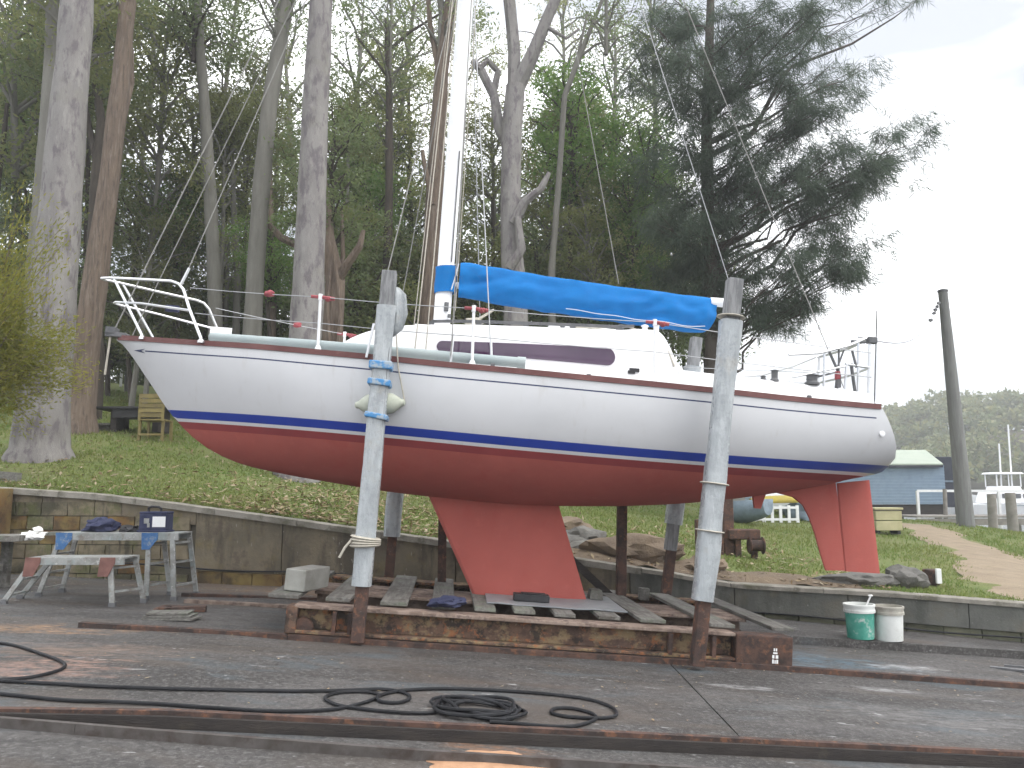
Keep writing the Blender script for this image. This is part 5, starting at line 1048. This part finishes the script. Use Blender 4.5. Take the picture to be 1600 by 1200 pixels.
# far hill forest
def quads_from(cen, dr, up, Ln, Wd):
    """rhombic leaves: centre, direction, side vectors"""
    n = len(cen); sd_ = np.cross(dr, up); sd_ /= np.linalg.norm(sd_, axis=1, keepdims=True) + 1e-9
    V = np.empty((n, 4, 3)); V[:, 0] = cen - dr * Ln[:, None] * .5; V[:, 2] = cen + dr * Ln[:, None] * .5
    V[:, 1] = cen + sd_ * Wd[:, None] * .5 - dr * Ln[:, None] * .08; V[:, 3] = cen - sd_ * Wd[:, None] * .5 - dr * Ln[:, None] * .08
    return V.reshape(-1, 3), np.arange(n * 4).reshape(n, 4)
def rand_dirs(n): 
    d = RNG.normal(size=(n, 3)); return d / (np.linalg.norm(d, axis=1, keepdims=True) + 1e-9)
cen = []
for k in range(520):
    x = RNG.uniform(20, 190); y = RNG.uniform(113, 176); gz = -1.5 + (crest(x) + 1) * math.sin(min(1, (y - 112) / 60) * math.pi / 2)
    r = RNG.uniform(2.2, 4.2); c0 = np.array([x, y, gz + r * .9 + RNG.uniform(0, 2.0)]); n = 260
    d = rand_dirs(n); d[:, 2] = np.abs(d[:, 2]) * 1.1 - .35; lump = 1 + .3 * np.sin(d[:, 0] * 5 + k) * np.cos(d[:, 1] * 4 + k * 2)
    cen.append(c0 + d * (r * lump * RNG.uniform(.75, 1.05, n))[:, None])
cen = np.concatenate(cen); n = len(cen); V, Q = quads_from(cen, rand_dirs(n), rand_dirs(n), RNG.uniform(.6, 1.3, n), RNG.uniform(.4, .8, n))
tag(np_obj('distant_forest', np_mesh('distant_forest', V, Q, M['hillgreen'])), 'hazy wooded hillside across the water', 'forest', kind='stuff')

# ------------------------------------------------------------------ trees
def leaf_cluster(points, per, sig, Ln, Wd, droop=.5, flat=.7):
    P = np.repeat(np.array(points), per, axis=0); n = len(P); c = P + RNG.normal(size=(n, 3)) * np.array([sig, sig, sig * flat])
    d = rand_dirs(n); d[:, 2] = d[:, 2] * .6 - droop; d /= np.linalg.norm(d, axis=1, keepdims=True)
    return quads_from(c, d, rand_dirs(n), RNG.uniform(Ln * .7, Ln * 1.3, n), RNG.uniform(Wd * .7, Wd * 1.3, n))
def branch_pts(a, b, n=6, wob=.12, rise=0.15):
    a, b = Vector(a), Vector(b); L_ = (b - a).length; out = []
    for i in range(n + 1):
        t_ = i / n; p_ = a.lerp(b, t_); k = math.sin(math.pi * t_)
        out.append(p_ + Vector((random.uniform(-1, 1), random.uniform(-1, 1), random.uniform(-.5, .5))) * (wob * L_ * .3 * (k > .01)) + Vector((0, 0, rise * L_ * k)))
    return out
def make_crown(kind):
    """prototype crown centred on (0,0,0), about radius 1 in x,y, height h; returns branch mesh, leaf mesh"""
    rx, rz_, nl, per, sig, Ln, Wd, mt, bark = kind
    bm2 = MB(); tips = []
    for i in range(nl):
        a = i * 2.4 + random.uniform(-.4, .4); q = (i + .5) / nl; z1 = -rz_ + 2 * rz_ * q + random.uniform(-.3, .3)
        w = rx * math.sqrt(max(.12, 1 - (z1 / (rz_ * 1.08)) ** 2)) * random.uniform(.55, 1.08)
        end = Vector((math.cos(a) * w, math.sin(a) * w, z1)); st = Vector((0, 0, max(-rz_ * 1.15, z1 - random.uniform(.8, 1.6))))
        br = branch_pts(st, end, 5); bm2.tube(br, [.05, .042, .034, .026, .018, .01], 5, caps=False)
        for j in range(7):
            t_ = random.uniform(.35, 1.05); b0 = st.lerp(end, t_); sub = b0 + Vector((random.uniform(-1, 1), random.uniform(-1, 1), random.uniform(-.6, .9))) * rx * .30
            if j % 2 == 0: bm2.tube([b0, b0.lerp(sub, .5) + Vector((0, 0, .05)), sub], [.014, .010, .005], 4, caps=False)
            tips.append(sub)
    bm2.tube([(0, 0, -rz_ * 1.2), (.03, .02, -rz_ * .4), (-.02, .03, rz_ * .3), (.02, 0, rz_ * .95)], [.085, .07, .05, .015], 7, caps=False)
    V, Q = leaf_cluster([tuple(p_) for p_ in tips], per, sig, Ln, Wd)
    return bm2.mesh('branches', bark, True), np_mesh('crown', V, Q, mt)
random.seed(21)
PROTO = {
 'olive': make_crown((2.1, 2.6, 22, 40, .22, .17, .055, M['leafA'], M['bark_grey'])),
 'dark': make_crown((2.0, 2.3, 22, 40, .22, .165, .058, M['leafB'], M['bark_dark'])),
 'bright': make_crown((1.8, 2.0, 22, 40, .22, .155, .06, M['leafC'], M['bark_dark'])),
 'sparse': make_crown((2.3, 2.9, 16, 26, .2, .16, .05, M['leafB'], M['bark_grey'])),
 'sparse_olive': make_crown((2.2, 2.6, 15, 24, .2, .16, .05, M['leafA'], M['bark_grey'])),
 'shrub': make_crown((1.7, 1.5, 24, 44, .24, .15, .06, M['leafB'], M['bark_dark'])),
 'shrub_olive': make_crown((1.6, 1.5, 22, 40, .24, .15, .055, M['leafA'], M['bark_dark'])),
}
TL = {'olive': 'olive green leafy tree in the thick stand behind the boat', 'dark': 'dark green leafy tree in the thick stand behind the boat', 'bright': 'bright green leafy tree in the thick stand behind the boat',
      'sparse': 'thin crowned dark tree letting sky through behind the boat', 'sparse_olive': 'thin crowned olive tree letting sky through behind the boat', 'shrub': 'dense dark green shrub low behind the boat', 'shrub_olive': 'olive green shrub low behind the boat'}
SPOT = [(-99, 45, 'left of the large mottled gum'), (45, 110, 'behind the large mottled gum'), (110, 200, 'around the slim brown trunk'), (200, 280, 'just inside the double forestay'), (280, 345, 'behind the lone thin trunk'), (345, 440, 'around the slender leaning trunk'), (440, 535, 'around the tall straight pale gum'), (535, 600, 'between the pale gum and the taped post'), (600, 665, 'above the taped post'), (665, 745, 'behind the mast'), (745, 830, 'around the forked gum'), (830, 885, 'just past the forked gum'), (885, 935, 'above the middle of the sail cover'), (935, 1000, 'above the after half of the sail cover'), (1000, 1050, 'left of the she-oak'), (1050, 1200, 'under the she-oak')]
LOOK = {'olive': 'olive green tree', 'dark': 'dark green tree', 'bright': 'bright green tree', 'sparse': 'thin crowned dark tree', 'sparse_olive': 'thin crowned olive tree', 'shrub': 'dense dark shrub', 'shrub_olive': 'olive green shrub'}
def stand_label(kind, px, py, Y):
    sp = next(w for a, b, w in SPOT if a <= px < b); lv = 'at the top of the picture' if py < 90 else 'high up' if py < 220 else 'at mid height' if py < 420 else 'low down'
    return '%s%s %s, %s' % ('farther ' if Y >= 30 else '', LOOK[kind], sp, lv)
def plant(kind, px, py, Y, sc, stem_r=.07):
    c_ = at(px, py, Y); base = Vector((c_.x + random.uniform(-.4, .4), c_.y, 0)); base.z = tz(base.x, base.y)
    shrub = kind.startswith('shrub')
    t = thing('shrub' if shrub else 'tree', stand_label(kind, px, py, Y), 'shrub' if shrub else 'tree', base, ('%s shrubs' if shrub else '%s trees') % kind.replace('_', ' ').replace('shrub ', '') + ' behind the boat')
    br, lf = PROTO[kind]
    rz0 = random.uniform(0, 6.28); sx = sc * random.uniform(.92, 1.1); sz = sc * random.uniform(.92, 1.12)
    o = np_obj('crown', lf, t); o.location = c_ - base; o.rotation_euler = (random.uniform(-.1, .1), random.uniform(-.1, .1), rz0); o.scale = (sx, sx, sz)
    o2 = np_obj('branches', br, t); o2.location = o.location; o2.rotation_euler = o.rotation_euler; o2.scale = o.scale
    low = c_ - Vector((0, 0, (2.2 if not shrub else 1.4) * sc)); m_ = MB()
    if low.z > base.z + .1:
        mid = base.lerp(low, .5) + Vector((random.uniform(-.15, .15), 0, 0)); m_.tube([base - Vector((0, 0, .2)), base.lerp(mid, .5), mid, low, low + Vector((0, 0, .6))], [stem_r * 1.3, stem_r * 1.1, stem_r, stem_r * .85, stem_r * .7], 8, jitter=.15); m_.build('trunk', M['bark_grey'] if random.random() < .4 else M['bark_dark'], t, smooth=True)
    return t
random.seed(5)
PL = [  # mid storey: kind, px, py, depth, scale
 ('olive', 20, 60, 21, 1.15), ('dark', 150, 40, 24, 1.15), ('olive', 255, 150, 23, 1.1), ('dark', 60, 230, 24, 1.15), ('bright', 40, 120, 26, 1.1), ('olive', 180, 240, 26, 1.1), ('olive', 300, 260, 25, 1.05), ('dark', 215, 380, 24, .95), ('dark', 330, 390, 26, 1.0),
 ('olive', 390, 200, 26, 1.05), ('sparse', 360, 70, 25, 1.05), ('sparse', 240, 40, 28, 1.2), ('olive', 430, 310, 28, 1.0), ('dark', 20, 360, 26, 1.1), ('dark', 560, 260, 27, 1.05), ('olive', 610, 180, 26, .95), ('sparse', 560, 110, 27, 1.15), ('sparse_olive', 640, 60, 28, 1.1),
 ('dark', 640, 330, 28, 1.1), ('bright', 890, 200, 23, .95), ('olive', 860, 300, 26, 1.05), ('dark', 940, 290, 27, 1.1), ('bright', 1010, 270, 24, .85), ('olive', 980, 370, 28, 1.05), ('dark', 860, 400, 28, 1.0), ('sparse', 960, 130, 27, 1.05), ('sparse', 1020, 60, 30, 1.2), ('sparse_olive', 880, 60, 32, 1.1),
 ('olive', 130, 150, 33, 1.6), ('olive', 560, 350, 36, 1.5), ('dark', 780, 380, 36, 1.5), ('olive', 900, 330, 38, 1.5), ('dark', 1040, 350, 37, 1.5), ('olive', -20, 200, 32, 1.6), ('sparse', 450, 130, 38, 1.6), ('sparse_olive', 720, 110, 40, 1.5), 
 ('bright', 575, 330, 25, .8), ('olive', 545, 420, 23, .75), ('bright', 290, 330, 24, .75), ('olive', 230, 430, 23, .7), ('bright', 985, 350, 23, .75), ('olive', 770, 250, 25, .8), ('olive', 700, 370, 24, .75), ('bright', 420, 400, 22.5, .6), ('sparse_olive', 350, 300, 23.5, .9), ('olive', 920, 380, 22.5, .75), ('shrub_olive', 190, 545, 35, 1.3), ('shrub_olive', 100, 535, 34, 1.3), ('shrub', 250, 545, 34, 1.2), ('shrub', 310, 555, 33, 1.2), ('shrub', 60, 540, 33, 1.3), ('shrub_olive', 380, 545, 31, 1.1), ('shrub', 170, 500, 27, 1.0), ('shrub', 250, 470, 25, .95), ('shrub_olive', 330, 480, 27, 1.0), ('shrub', 410, 470, 26, 1.0), ('shrub', 560, 470, 23, 1.0), ('shrub', 620, 440, 25, 1.05), ('shrub', 700, 450, 26, 1.0), ('shrub_olive', 760, 470, 24, 1.0), ('shrub', 840, 460, 24, 1.05), ('shrub_olive', 920, 440, 26, 1.1), ('shrub', 990, 450, 25, 1.0), ('shrub_olive', 1060, 430, 27, 1.1), ('shrub', 480, 500, 27, 1.0), ('shrub', 100, 460, 26, 1.1), ('shrub', 30, 480, 27, 1.2), ('shrub_olive', 660, 520, 22, .8), ('shrub', 1100, 480, 26, 1.0), ('shrub', 1010, 520, 24, .9), ('shrub', 900, 520, 23, .9), ('shrub', 790, 530, 25, 1.0), ('shrub_olive', 560, 540, 24, 1.0)]
for a in PL: plant(*a)
# big trunks
def big_tree(name, label, pts, Y, bark, limbs=(), crown=None, crowns=(), seed=0, dep=None):
    """pts: (px, py, width px); the first is the base"""
    P = [at(x, y, Y) for x, y, w in pts]; Rr = [w * Y / F / 2 for x, y, w in pts]
    base = P[0].copy(); base.z = min(base.z, tz(P[0].x, P[0].y) - .05)
    t = thing(name, label, 'tree', base)
    Pd = [base - Vector((0, 0, .25))]; Rd = [Rr[0] * 1.25]
    for i in range(len(P) - 1):
        for k in range(5):
            q = k / 5; Pd.append(P[i].lerp(P[i + 1], q)); Rd.append((Rr[i] + (Rr[i + 1] - Rr[i]) * q) * (1.18 if i == 0 and k == 0 else 1))
    Pd.append(P[-1]); Rd.append(Rr[-1])
    m_ = MB(); m_.tube(Pd, Rd, 20, jitter=.10, seed=seed); m_.build('trunk', bark, t, smooth=True)
    for lm in limbs:
        L2 = [at(x, y, Y + dy) for x, y, w, dy in lm]; R2 = [w * Y / F / 2 for x, y, w, dy in lm]; m_ = MB()
        Pq = []; Rq = []
        for i in range(len(L2) - 1):
            for k in range(3): Pq.append(L2[i].lerp(L2[i + 1], k / 3)); Rq.append(R2[i] + (R2[i + 1] - R2[i]) * k / 3)
        Pq.append(L2[-1]); Rq.append(R2[-1]); m_.tube(Pq, Rq, 9, jitter=.15, seed=seed + 3); m_.build('limb', bark, t, smooth=True)
    for (kind, x, y, dy, sc) in crowns:
        br, lf = PROTO[kind]; c_ = at(x, y, Y + dy)
        for nm, me in (('crown', lf), ('branches', br)):
            o = np_obj(nm, me, t); o.location = c_ - base; o.scale = (sc, sc, sc); o.rotation_euler = (0, 0, seed * 1.7 + x)
    return t
big_tree('gum_tree', 'large pale mottled gum trunk nearest the wall on the bow side', [(62, 715, 86), (66, 640, 76), (82, 480, 70), (97, 300, 62), (112, 120, 54), (121, 0, 50), (140, -260, 40)], 14.0, M['bark_gum'], crowns=[], seed=1)
big_tree('gum_tree', 'dark grey trunk standing just behind the large mottled gum', [(58, 640, 44), (64, 420, 42), (78, 250, 38), (88, 60, 34), (92, -160, 30)], 17.5, M['bark_grey'], crowns=[], seed=2)
big_tree('stringybark_tree', 'slim brown trunk bending up beside the picnic table', [(122, 668, 50), (132, 560, 42), (152, 420, 36), (172, 270, 32), (188, 130, 28), (200, 0, 26), (205, -150, 22)], 17.0, M['bark_brown'], limbs=[[(172, 265, 16, 0), (205, 130, 10, .3), (206, 80, 7, .3), (196, 30, 5, .3)]], crowns=[('olive', 140, -60, .5, .9)], seed=3)
big_tree('stringybark_tree', 'dark forked trunk between the mottled gum and the brown trunk', [(148, 560, 26), (146, 430, 24), (150, 300, 20), (158, 190, 14), (140, 60, 9)], 20.0, M['bark_dark'], limbs=[[(150, 250, 12, 0), (128, 140, 8, .2), (122, 60, 5, .2)]], crowns=[('dark', 120, 40, 0, .9)], seed=4)
big_tree('gum_tree', 'tall straight pale gum trunk rising behind the bow pulpit', [(462, 755, 66), (472, 600, 54), (482, 450, 50), (487, 300, 46), (495, 120, 42), (502, 0, 38), (512, -220, 32)], 15.5, M['bark_gum'], crowns=[], seed=5)
big_tree('gum_tree', 'slender grey green trunk leaning beside the forestay', [(392, 560, 30), (398, 440, 28), (408, 300, 28), (420, 170, 26), (438, 60, 22), (450, -30, 18), (455, -120, 14)], 19.0, M['bark_grey'], limbs=[[(410, 250, 10, 0), (440, 100, 7, .2), (462, -20, 5, .2)]], crowns=[('sparse', 440, -120, 0, 1.0)], seed=6)
big_tree('gum_tree', 'thin grey trunk standing alone between the pulpit rails', [(338, 560, 24), (334, 420, 21), (328, 300, 20), (322, 200, 18), (312, 60, 14), (306, -60, 12)], 22.0, M['bark_grey'], crowns=[('dark', 310, -40, 0, 1.0)], seed=7)
for i, (x0, x1, w, Y, lb) in enumerate([(368, 362, 11, 24, 'very thin pale sapling stem nearest the forestay foot'), (352, 346, 7, 25, 'wispy sapling stem beside the lone thin trunk'), (424, 420, 12, 23, 'thin reddish stem just behind the leaning slender trunk'), (540, 545, 8, 24, 'thin stem beside the stringy hanging bark'), (874, 872, 9, 25, 'thin upright stem left of the blue cover peak'), (912, 924, 9, 26, 'thin slanting stem above the middle of the blue cover')]):
    big_tree('sapling', lb, [(x0, 560, w), (x0 + 3, 420, w), ((x0 + x1) / 2, 320, w * .8), (x1, 200, w * .5)], Y, M['bark_grey'] if i != 2 else M['bark_brown'], crowns=[('shrub_olive', x1, 190, 0, .55)], seed=8 + i)
big_tree('fig_tree', 'brown tree with stringy hanging bark and a curved limb', [(522, 640, 40), (520, 520, 34), (524, 440, 30), (512, 370, 22), (505, 280, 14)], 18.5, M['bark_brown'], limbs=[[(524, 445, 16, 0), (545, 410, 13, -.2), (562, 385, 11, -.3), (568, 360, 7, -.3)], [(522, 470, 10, 0), (536, 400, 8, .2), (534, 330, 5, .2)], [(528, 560, 7, -.3), (532, 470, 6, -.3), (520, 380, 4, -.3)], [(515, 560, 6, -.3), (512, 470, 5, -.3), (520, 400, 3, -.2)], [(500, 400, 16, .5), (470, 385, 14, .6), (440, 372, 12, .8), (400, 330, 8, 1)]], crowns=[('dark', 520, 270, .3, .75)], seed=20)
big_tree('gum_tree', 'dark grey straight pole trunk rising above the taped post', [(606, 620, 16), (605, 440, 15), (608, 300, 13), (608, 150, 11), (604, 30, 8)], 23.0, M['bark_dark'], limbs=[[(606, 80, 6, 0), (640, 50, 5, 0), (690, 20, 3, 0)], [(606, 120, 5, 0), (560, 60, 4, 0)]], crowns=[('sparse', 610, 40, 0, .8)], seed=21)
big_tree('stringybark_tree', 'reddish brown trunk curving up just beside the mast', [(672, 640, 36), (672, 480, 32), (678, 330, 29), (684, 200, 26), (690, 110, 23), (704, 0, 18), (720, -150, 14)], 20.0, M['bark_brown'], limbs=[[(676, 320, 10, -.2), (662, 250, 7, -.3), (660, 235, 6, -.3)], [(688, 120, 12, 0), (672, 40, 9, .2), (665, -60, 6, .3)]], crowns=[('sparse', 690, -90, 0, .9)], seed=22)
big_tree('gum_tree', 'big grey gum forking in two right behind the sail cover', [(808, 640, 44), (806, 480, 38), (800, 400, 36), (798, 300, 33), (800, 200, 33), (806, 135, 32)], 19.0, M['bark_gum'], limbs=[[(802, 170, 24, 0), (804, 80, 21, 0), (796, 0, 20, 0), (788, -150, 15, 0)], [(806, 140, 26, 0), (830, 90, 23, -.2), (850, 40, 19, -.3), (872, -10, 17, -.4), (905, -130, 12, -.5)], [(800, 240, 20, .2), (780, 200, 18, .3), (772, 150, 17, .4), (752, 110, 14, .4), (738, 95, 10, .4)], [(770, 150, 12, .4), (778, 112, 11, .5), (762, 95, 9, .4), (748, 108, 8, .3)], [(802, 350, 18, -.2), (820, 315, 16, -.3), (845, 295, 12, -.4), (858, 270, 7, -.4)], [(850, 40, 8, -.3), (885, 60, 5, -.3), (905, 45, 4, -.3)], [(796, 420, 16, -.3), (815, 390, 15, -.4), (808, 340, 12, -.4)]], crowns=[], seed=23)
big_tree('gum_tree', 'slanting bare grey branch tree against the pale sky above the cover', [(862, 420, 10), (872, 300, 10), (882, 150, 9), (905, 90, 9), (925, 40, 7), (945, -10, 5)], 21.0, M['bark_grey'], limbs=[[(882, 150, 6, 0), (902, 90, 5, 0), (918, 20, 4, 0)], [(905, 90, 5, 0), (930, 70, 4, 0), (960, 60, 3, 0)], [(925, 40, 5, 0), (960, 10, 4, 0), (985, -20, 3, 0)]], crowns=[('sparse', 945, -40, 0, .7)], seed=24)
# she-oak
random.seed(31)
Yc = 20.5
trunk_px = [(1118, 640, 30), (1112, 480, 24), (1106, 330, 21), (1104, 200, 18), (1108, 80, 15), (1112, -60, 11), (1116, -260, 5)]
co = big_tree('she_oak', 'tall she-oak with wispy drooping grey green needles beside the open sky', trunk_px, Yc, M['bark_dark'], seed=30)
ends = [(1310, 95, 60), (1290, 130, 40), (1360, 105, 40), (1260, 60, 30), (1315, 165, 30), (1255, 190, 40), (1290, 170, 30), (1440, 225, 120), (1415, 215, 90), (1445, 245, 40), (1390, 270, 60), (1385, 300, 30), (1360, 330, 40), (1400, 325, 25), (1330, 240, 60), (1300, 260, 60), (1275, 240, 50), (1250, 270, 50), (1330, 290, 30), (1365, 385, 40), (1340, 400, 50), (1350, 420, 35), (1300, 430, 50), (1320, 385, 30), (1270, 470, 50), (1240, 450, 50), (1285, 350, 20), (1225, 330, 60), (1215, 380, 50), (1190, 300, 50), (1240, 400, 40), (1180, 430, 50), (1150, 380, 60), (1060, 300, 60), (1040, 360, 60), (1075, 220, 60), (1050, 160, 60), (1030, 90, 50), (1000, 50, 50), (1060, 30, 60), (1150, 40, 60), (1190, 20, 60), (1230, 10, 50), (1270, 20, 40), (1175, 110, 60), (1220, 130, 50), (1160, 180, 60), (1200, 230, 60), (1150, 270, 60), (1080, 410, 50), (1130, 470, 40), (1020, 200, 40), (985, 120, 30), (1005, 270, 40), (1330, 10, 20), (1300, 0, 25), (1400, 5, 12), (1445, 0, 10), (1030, 420, 40), (1200, 480, 30), (1165, 330, 50), (1110, 130, 50), (1100, 250, 50), (1120, 350, 50)]
ends += [(random.uniform(1010, 1300), random.uniform(-20, 470), 34) for _ in range(22)]
ends = [e for e in ends if not (e[0] > 1215 and 300 < e[1] < 350) ]
base = Vector(co.location); lim = MB(); NP = []; ND = []
def tr_at(py): 
    xs_ = [q[1] for q in trunk_px][::-1]; ps_ = [q[0] for q in trunk_px][::-1]; return float(np.interp(py, xs_, ps_))
for (ex, ey, wgt) in ends:
    ex = 1108 + (ex - 1108) * (.965 if ex > 1108 else 1)
    dyp = random.uniform(-1.8, 1.8); dist_ = abs(ex - tr_at(ey)); sy = min(ey + 25 + dist_ * random.uniform(.35, .95), 600)
    a = at(tr_at(sy), sy, Yc); b = at(ex, ey, Yc + dyp); br = branch_pts(a, b, 6, .22, random.uniform(-.06, .05)); r0 = .012 + .008 * (b - a).length
    lim.tube(br, [r0, r0 * .85, r0 * .7, r0 * .55, r0 * .4, r0 * .25, .006], 6, caps=False)
    bd = (b - a).normalized(); nt_ = int(wgt * .75) + 8; ncl = 3 + int(wgt / 12); cls = []
    for k in range(ncl):
        t_ = 1.0 if k == 0 else random.uniform(.55, 1.0) if dist_ > 110 else random.uniform(.3, 1.0)
        i = min(5, int(t_ * 6)); cls.append(br[i].lerp(br[i + 1], min(1, t_ * 6 - i)) + Vector((random.gauss(0, .22), random.gauss(0, .35), random.gauss(-.02, .34))) * (1 if k else .3))
    for c0 in cls:
        lim.tube([br[3].lerp(c0, .3), br[4].lerp(c0, .75), c0], [.012, .008, .004], 4, caps=False)
    for k in range(nt_):
        c0 = random.choice(cls); tip = c0 + bd * random.uniform(.05, .4) + Vector((random.gauss(0, .27), random.gauss(0, .27), random.gauss(-.06, .26)))
        if k % 3 == 0: lim.tube([c0, tip], [.006, .003], 3, caps=False)
        nn = 36; dv = (tip - c0); d = np.array([dv.x * .8, dv.y * .8, -.42]) + RNG.normal(size=(nn, 3)) * .30
        d /= np.linalg.norm(d, axis=1, keepdims=True); s0 = np.array(c0)[None] + np.array(dv)[None] * RNG.uniform(.1, 1.05, (nn, 1)) + RNG.normal(size=(nn, 3)) * .07
        NP.append(s0); ND.append(d)
OFF_ = Vector(co.location); lim.build('limbs', M['bark_dark'], co)
NP = np.concatenate(NP); ND = np.concatenate(ND); n = len(NP); Ln = RNG.uniform(.18, .42, n)
V, Q = quads_from(NP + ND * Ln[:, None] * .5 - np.array(OFF_), ND, rand_dirs(n), Ln, RNG.uniform(.010, .018, n))
np_obj('crown', np_mesh('crown', V, Q, M['needle']), co)
# yellow green bush at the left edge
random.seed(44)
bc = at(20, 520, 11.9); bb = Vector((bc.x - .9, bc.y + .15, 0)); bb.z = tz(bb.x, bb.y)
bs = thing('cypress_bush', 'yellow green feathery bush at the edge beside the mottled gum', 'bush', bb)
m = MB(); NP = []; ND = []
for k in range(80):
    e = at(random.gauss(5, 62), random.gauss(515, 72), 11.9 + random.uniform(-.5, .5))
    if e.x > at(140, 500, 11.9).x: continue
    s0 = bb + Vector((0, 0, random.uniform(.6, 2.2))); br = branch_pts(s0, e, 4, .1, .05); m.tube(br, [.012, .009, .007, .005, .003], 5, caps=False)
    nn = 300; t_ = RNG.uniform(.45, 1.05, (nn, 1)); pc = np.array(s0)[None] * (1 - t_) + np.array(e)[None] * t_ + RNG.normal(size=(nn, 3)) * .13
    d = (np.array(e) - np.array(s0))[None] * .4 + RNG.normal(size=(nn, 3)) * .5 + np.array([.2, 0, -.1]); d /= np.linalg.norm(d, axis=1, keepdims=True); NP.append(pc); ND.append(d)
m.tube([bb - Vector((0, 0, .1)), bb + Vector((.05, 0, 1)), bb + Vector((.1, 0, 2.3))], [.06, .05, .02], 8)
m.build('branches', M['bark_brown'], bs, smooth=True)
NP = np.concatenate(NP); ND = np.concatenate(ND); n = len(NP); V, Q = quads_from(NP - np.array(bb), ND, rand_dirs(n), RNG.uniform(.05, .11, n), RNG.uniform(.012, .024, n)); np_obj('foliage', np_mesh('foliage', V, Q, M['leafD']), bs)

# ------------------------------------------------------------------ grass and litter
N = 150000
px = RNG.uniform(-14, 15, N); d = RNG.uniform(0, 1, N) ** 1.6 * 15; wy = np.array([wall_y(x) for x in np.linspace(-14, 15, 300)]); y = np.interp(px, np.linspace(-14, 15, 300), wy) + .24 + d
vis = np.abs(px) < y * .72
bank = (px > -.6) & (px < 4.6) & (d < .75 + .35 * np.sin(px * 3)); pth = np.zeros(N, bool)
for a, b in zip(PATH, PATH[1:]):
    ab = np.array([b.x - a.x, b.y - a.y]); t_ = np.clip(((px - a.x) * ab[0] + (y - a.y) * ab[1]) / (ab @ ab), 0, 1); pth |= np.hypot(px - a.x - ab[0] * t_, y - a.y - ab[1] * t_) < .62 + .12 * np.sin(px * 9 + y * 5)
patch = np.sin(px * 1.3 + y * .7) + np.sin(px * .6 - y * 1.9 + 2) + RNG.normal(size=N) * .8 > -1.1
keep = vis & ~bank & ~pth & patch; px, y = px[keep], y[keep]; n = len(px)
z = tz_arr(px, y) + np.array([.05 * mnoise.noise(Vector((a * .8, b * .8, 0))) for a, b in zip(px, y)]) * np.minimum(1, (y - np.interp(px, np.linspace(-14, 15, 300), wy) - .12) * .6)
h = RNG.uniform(.025, .065, n) * (1 + (y > 16) * .3); ang = RNG.uniform(0, 6.28, n); w = RNG.uniform(.006, .012, n) * (1 + (y - 11) * .08)
lean = RNG.normal(size=(n, 2)) * .03
V = np.empty((n, 3, 3)); V[:, 0] = np.stack([px - np.cos(ang) * w, y - np.sin(ang) * w, z - .006], 1); V[:, 1] = np.stack([px + np.cos(ang) * w, y + np.sin(ang) * w, z - .006], 1); V[:, 2] = np.stack([px + lean[:, 0], y + lean[:, 1], z + h], 1)
tag(np_obj('grass', np_mesh('grass', V.reshape(-1, 3), np.arange(n * 3).reshape(n, 3), M['blade'])), 'short mown grass on the bank above the wall', 'grass', kind='stuff')
N = 5200; px = np.where(RNG.uniform(size=N) < .5, RNG.normal(-2.6, 1.1, N), RNG.uniform(-9, 5, N)); y = np.interp(px, np.linspace(-14, 15, 300), wy) + .25 + RNG.uniform(0, 1, N) ** 1.8 * 7; z = tz_arr(px, y) + .045
dr = rand_dirs(N); dr[:, 2] *= .25; dr /= np.linalg.norm(dr, axis=1, keepdims=True); up = np.tile([0, 0, 1.0], (N, 1)) + RNG.normal(size=(N, 3)) * .3
V, Q = quads_from(np.stack([px, y, z], 1), dr, up, RNG.uniform(.06, .15, N), RNG.uniform(.02, .045, N))
tag(np_obj('fallen_leaves', np_mesh('fallen_leaves', V, Q, M['litter'])), 'dry fallen leaves scattered over the grass bank', 'leaves', kind='stuff')
N = 900; px = RNG.uniform(-7, 6, N); y = np.where(RNG.uniform(size=N) < .6, np.array([wall_y(x) for x in px]) - RNG.uniform(.05, .9, N) ** 2, RNG.uniform(5.2, 10, N)); z = np.array([slip_z(a, b) for a, b in zip(px, y)]) + .008
dr = rand_dirs(N); dr[:, 2] *= .1; V, Q = quads_from(np.stack([px, y, z], 1), dr, np.tile([0, 0, 1.0], (N, 1)), RNG.uniform(.015, .06, N), RNG.uniform(.008, .02, N))
tag(np_obj('debris', np_mesh('debris', V, Q, M['litter'])), 'small leaf debris scattered over the concrete', 'debris', kind='stuff')

# ------------------------------------------------------------------ thin harbour haze, also added to veil dark trees like lens glare
m = MB(); m.box((0, 100, 19), (460, 260, 44)); hz = m.build('haze', [], origin=(0, 100, -3)); hz.data.materials.clear()
hm, ht, ho = node_mat('harbour_haze_veil'); pv = ht.nodes.new('ShaderNodeVolumePrincipled'); pv.inputs['Color'].default_value = (.95, .97, 1, 1); pv.inputs['Density'].default_value = .0017; pv.inputs['Anisotropy'].default_value = .2
ht.links.new(pv.outputs[0], ho.inputs['Volume']); hz.data.materials.append(hm); tag(hz, 'thin pale haze in the air, added partly to veil the dark trees', 'haze', kind='stuff')
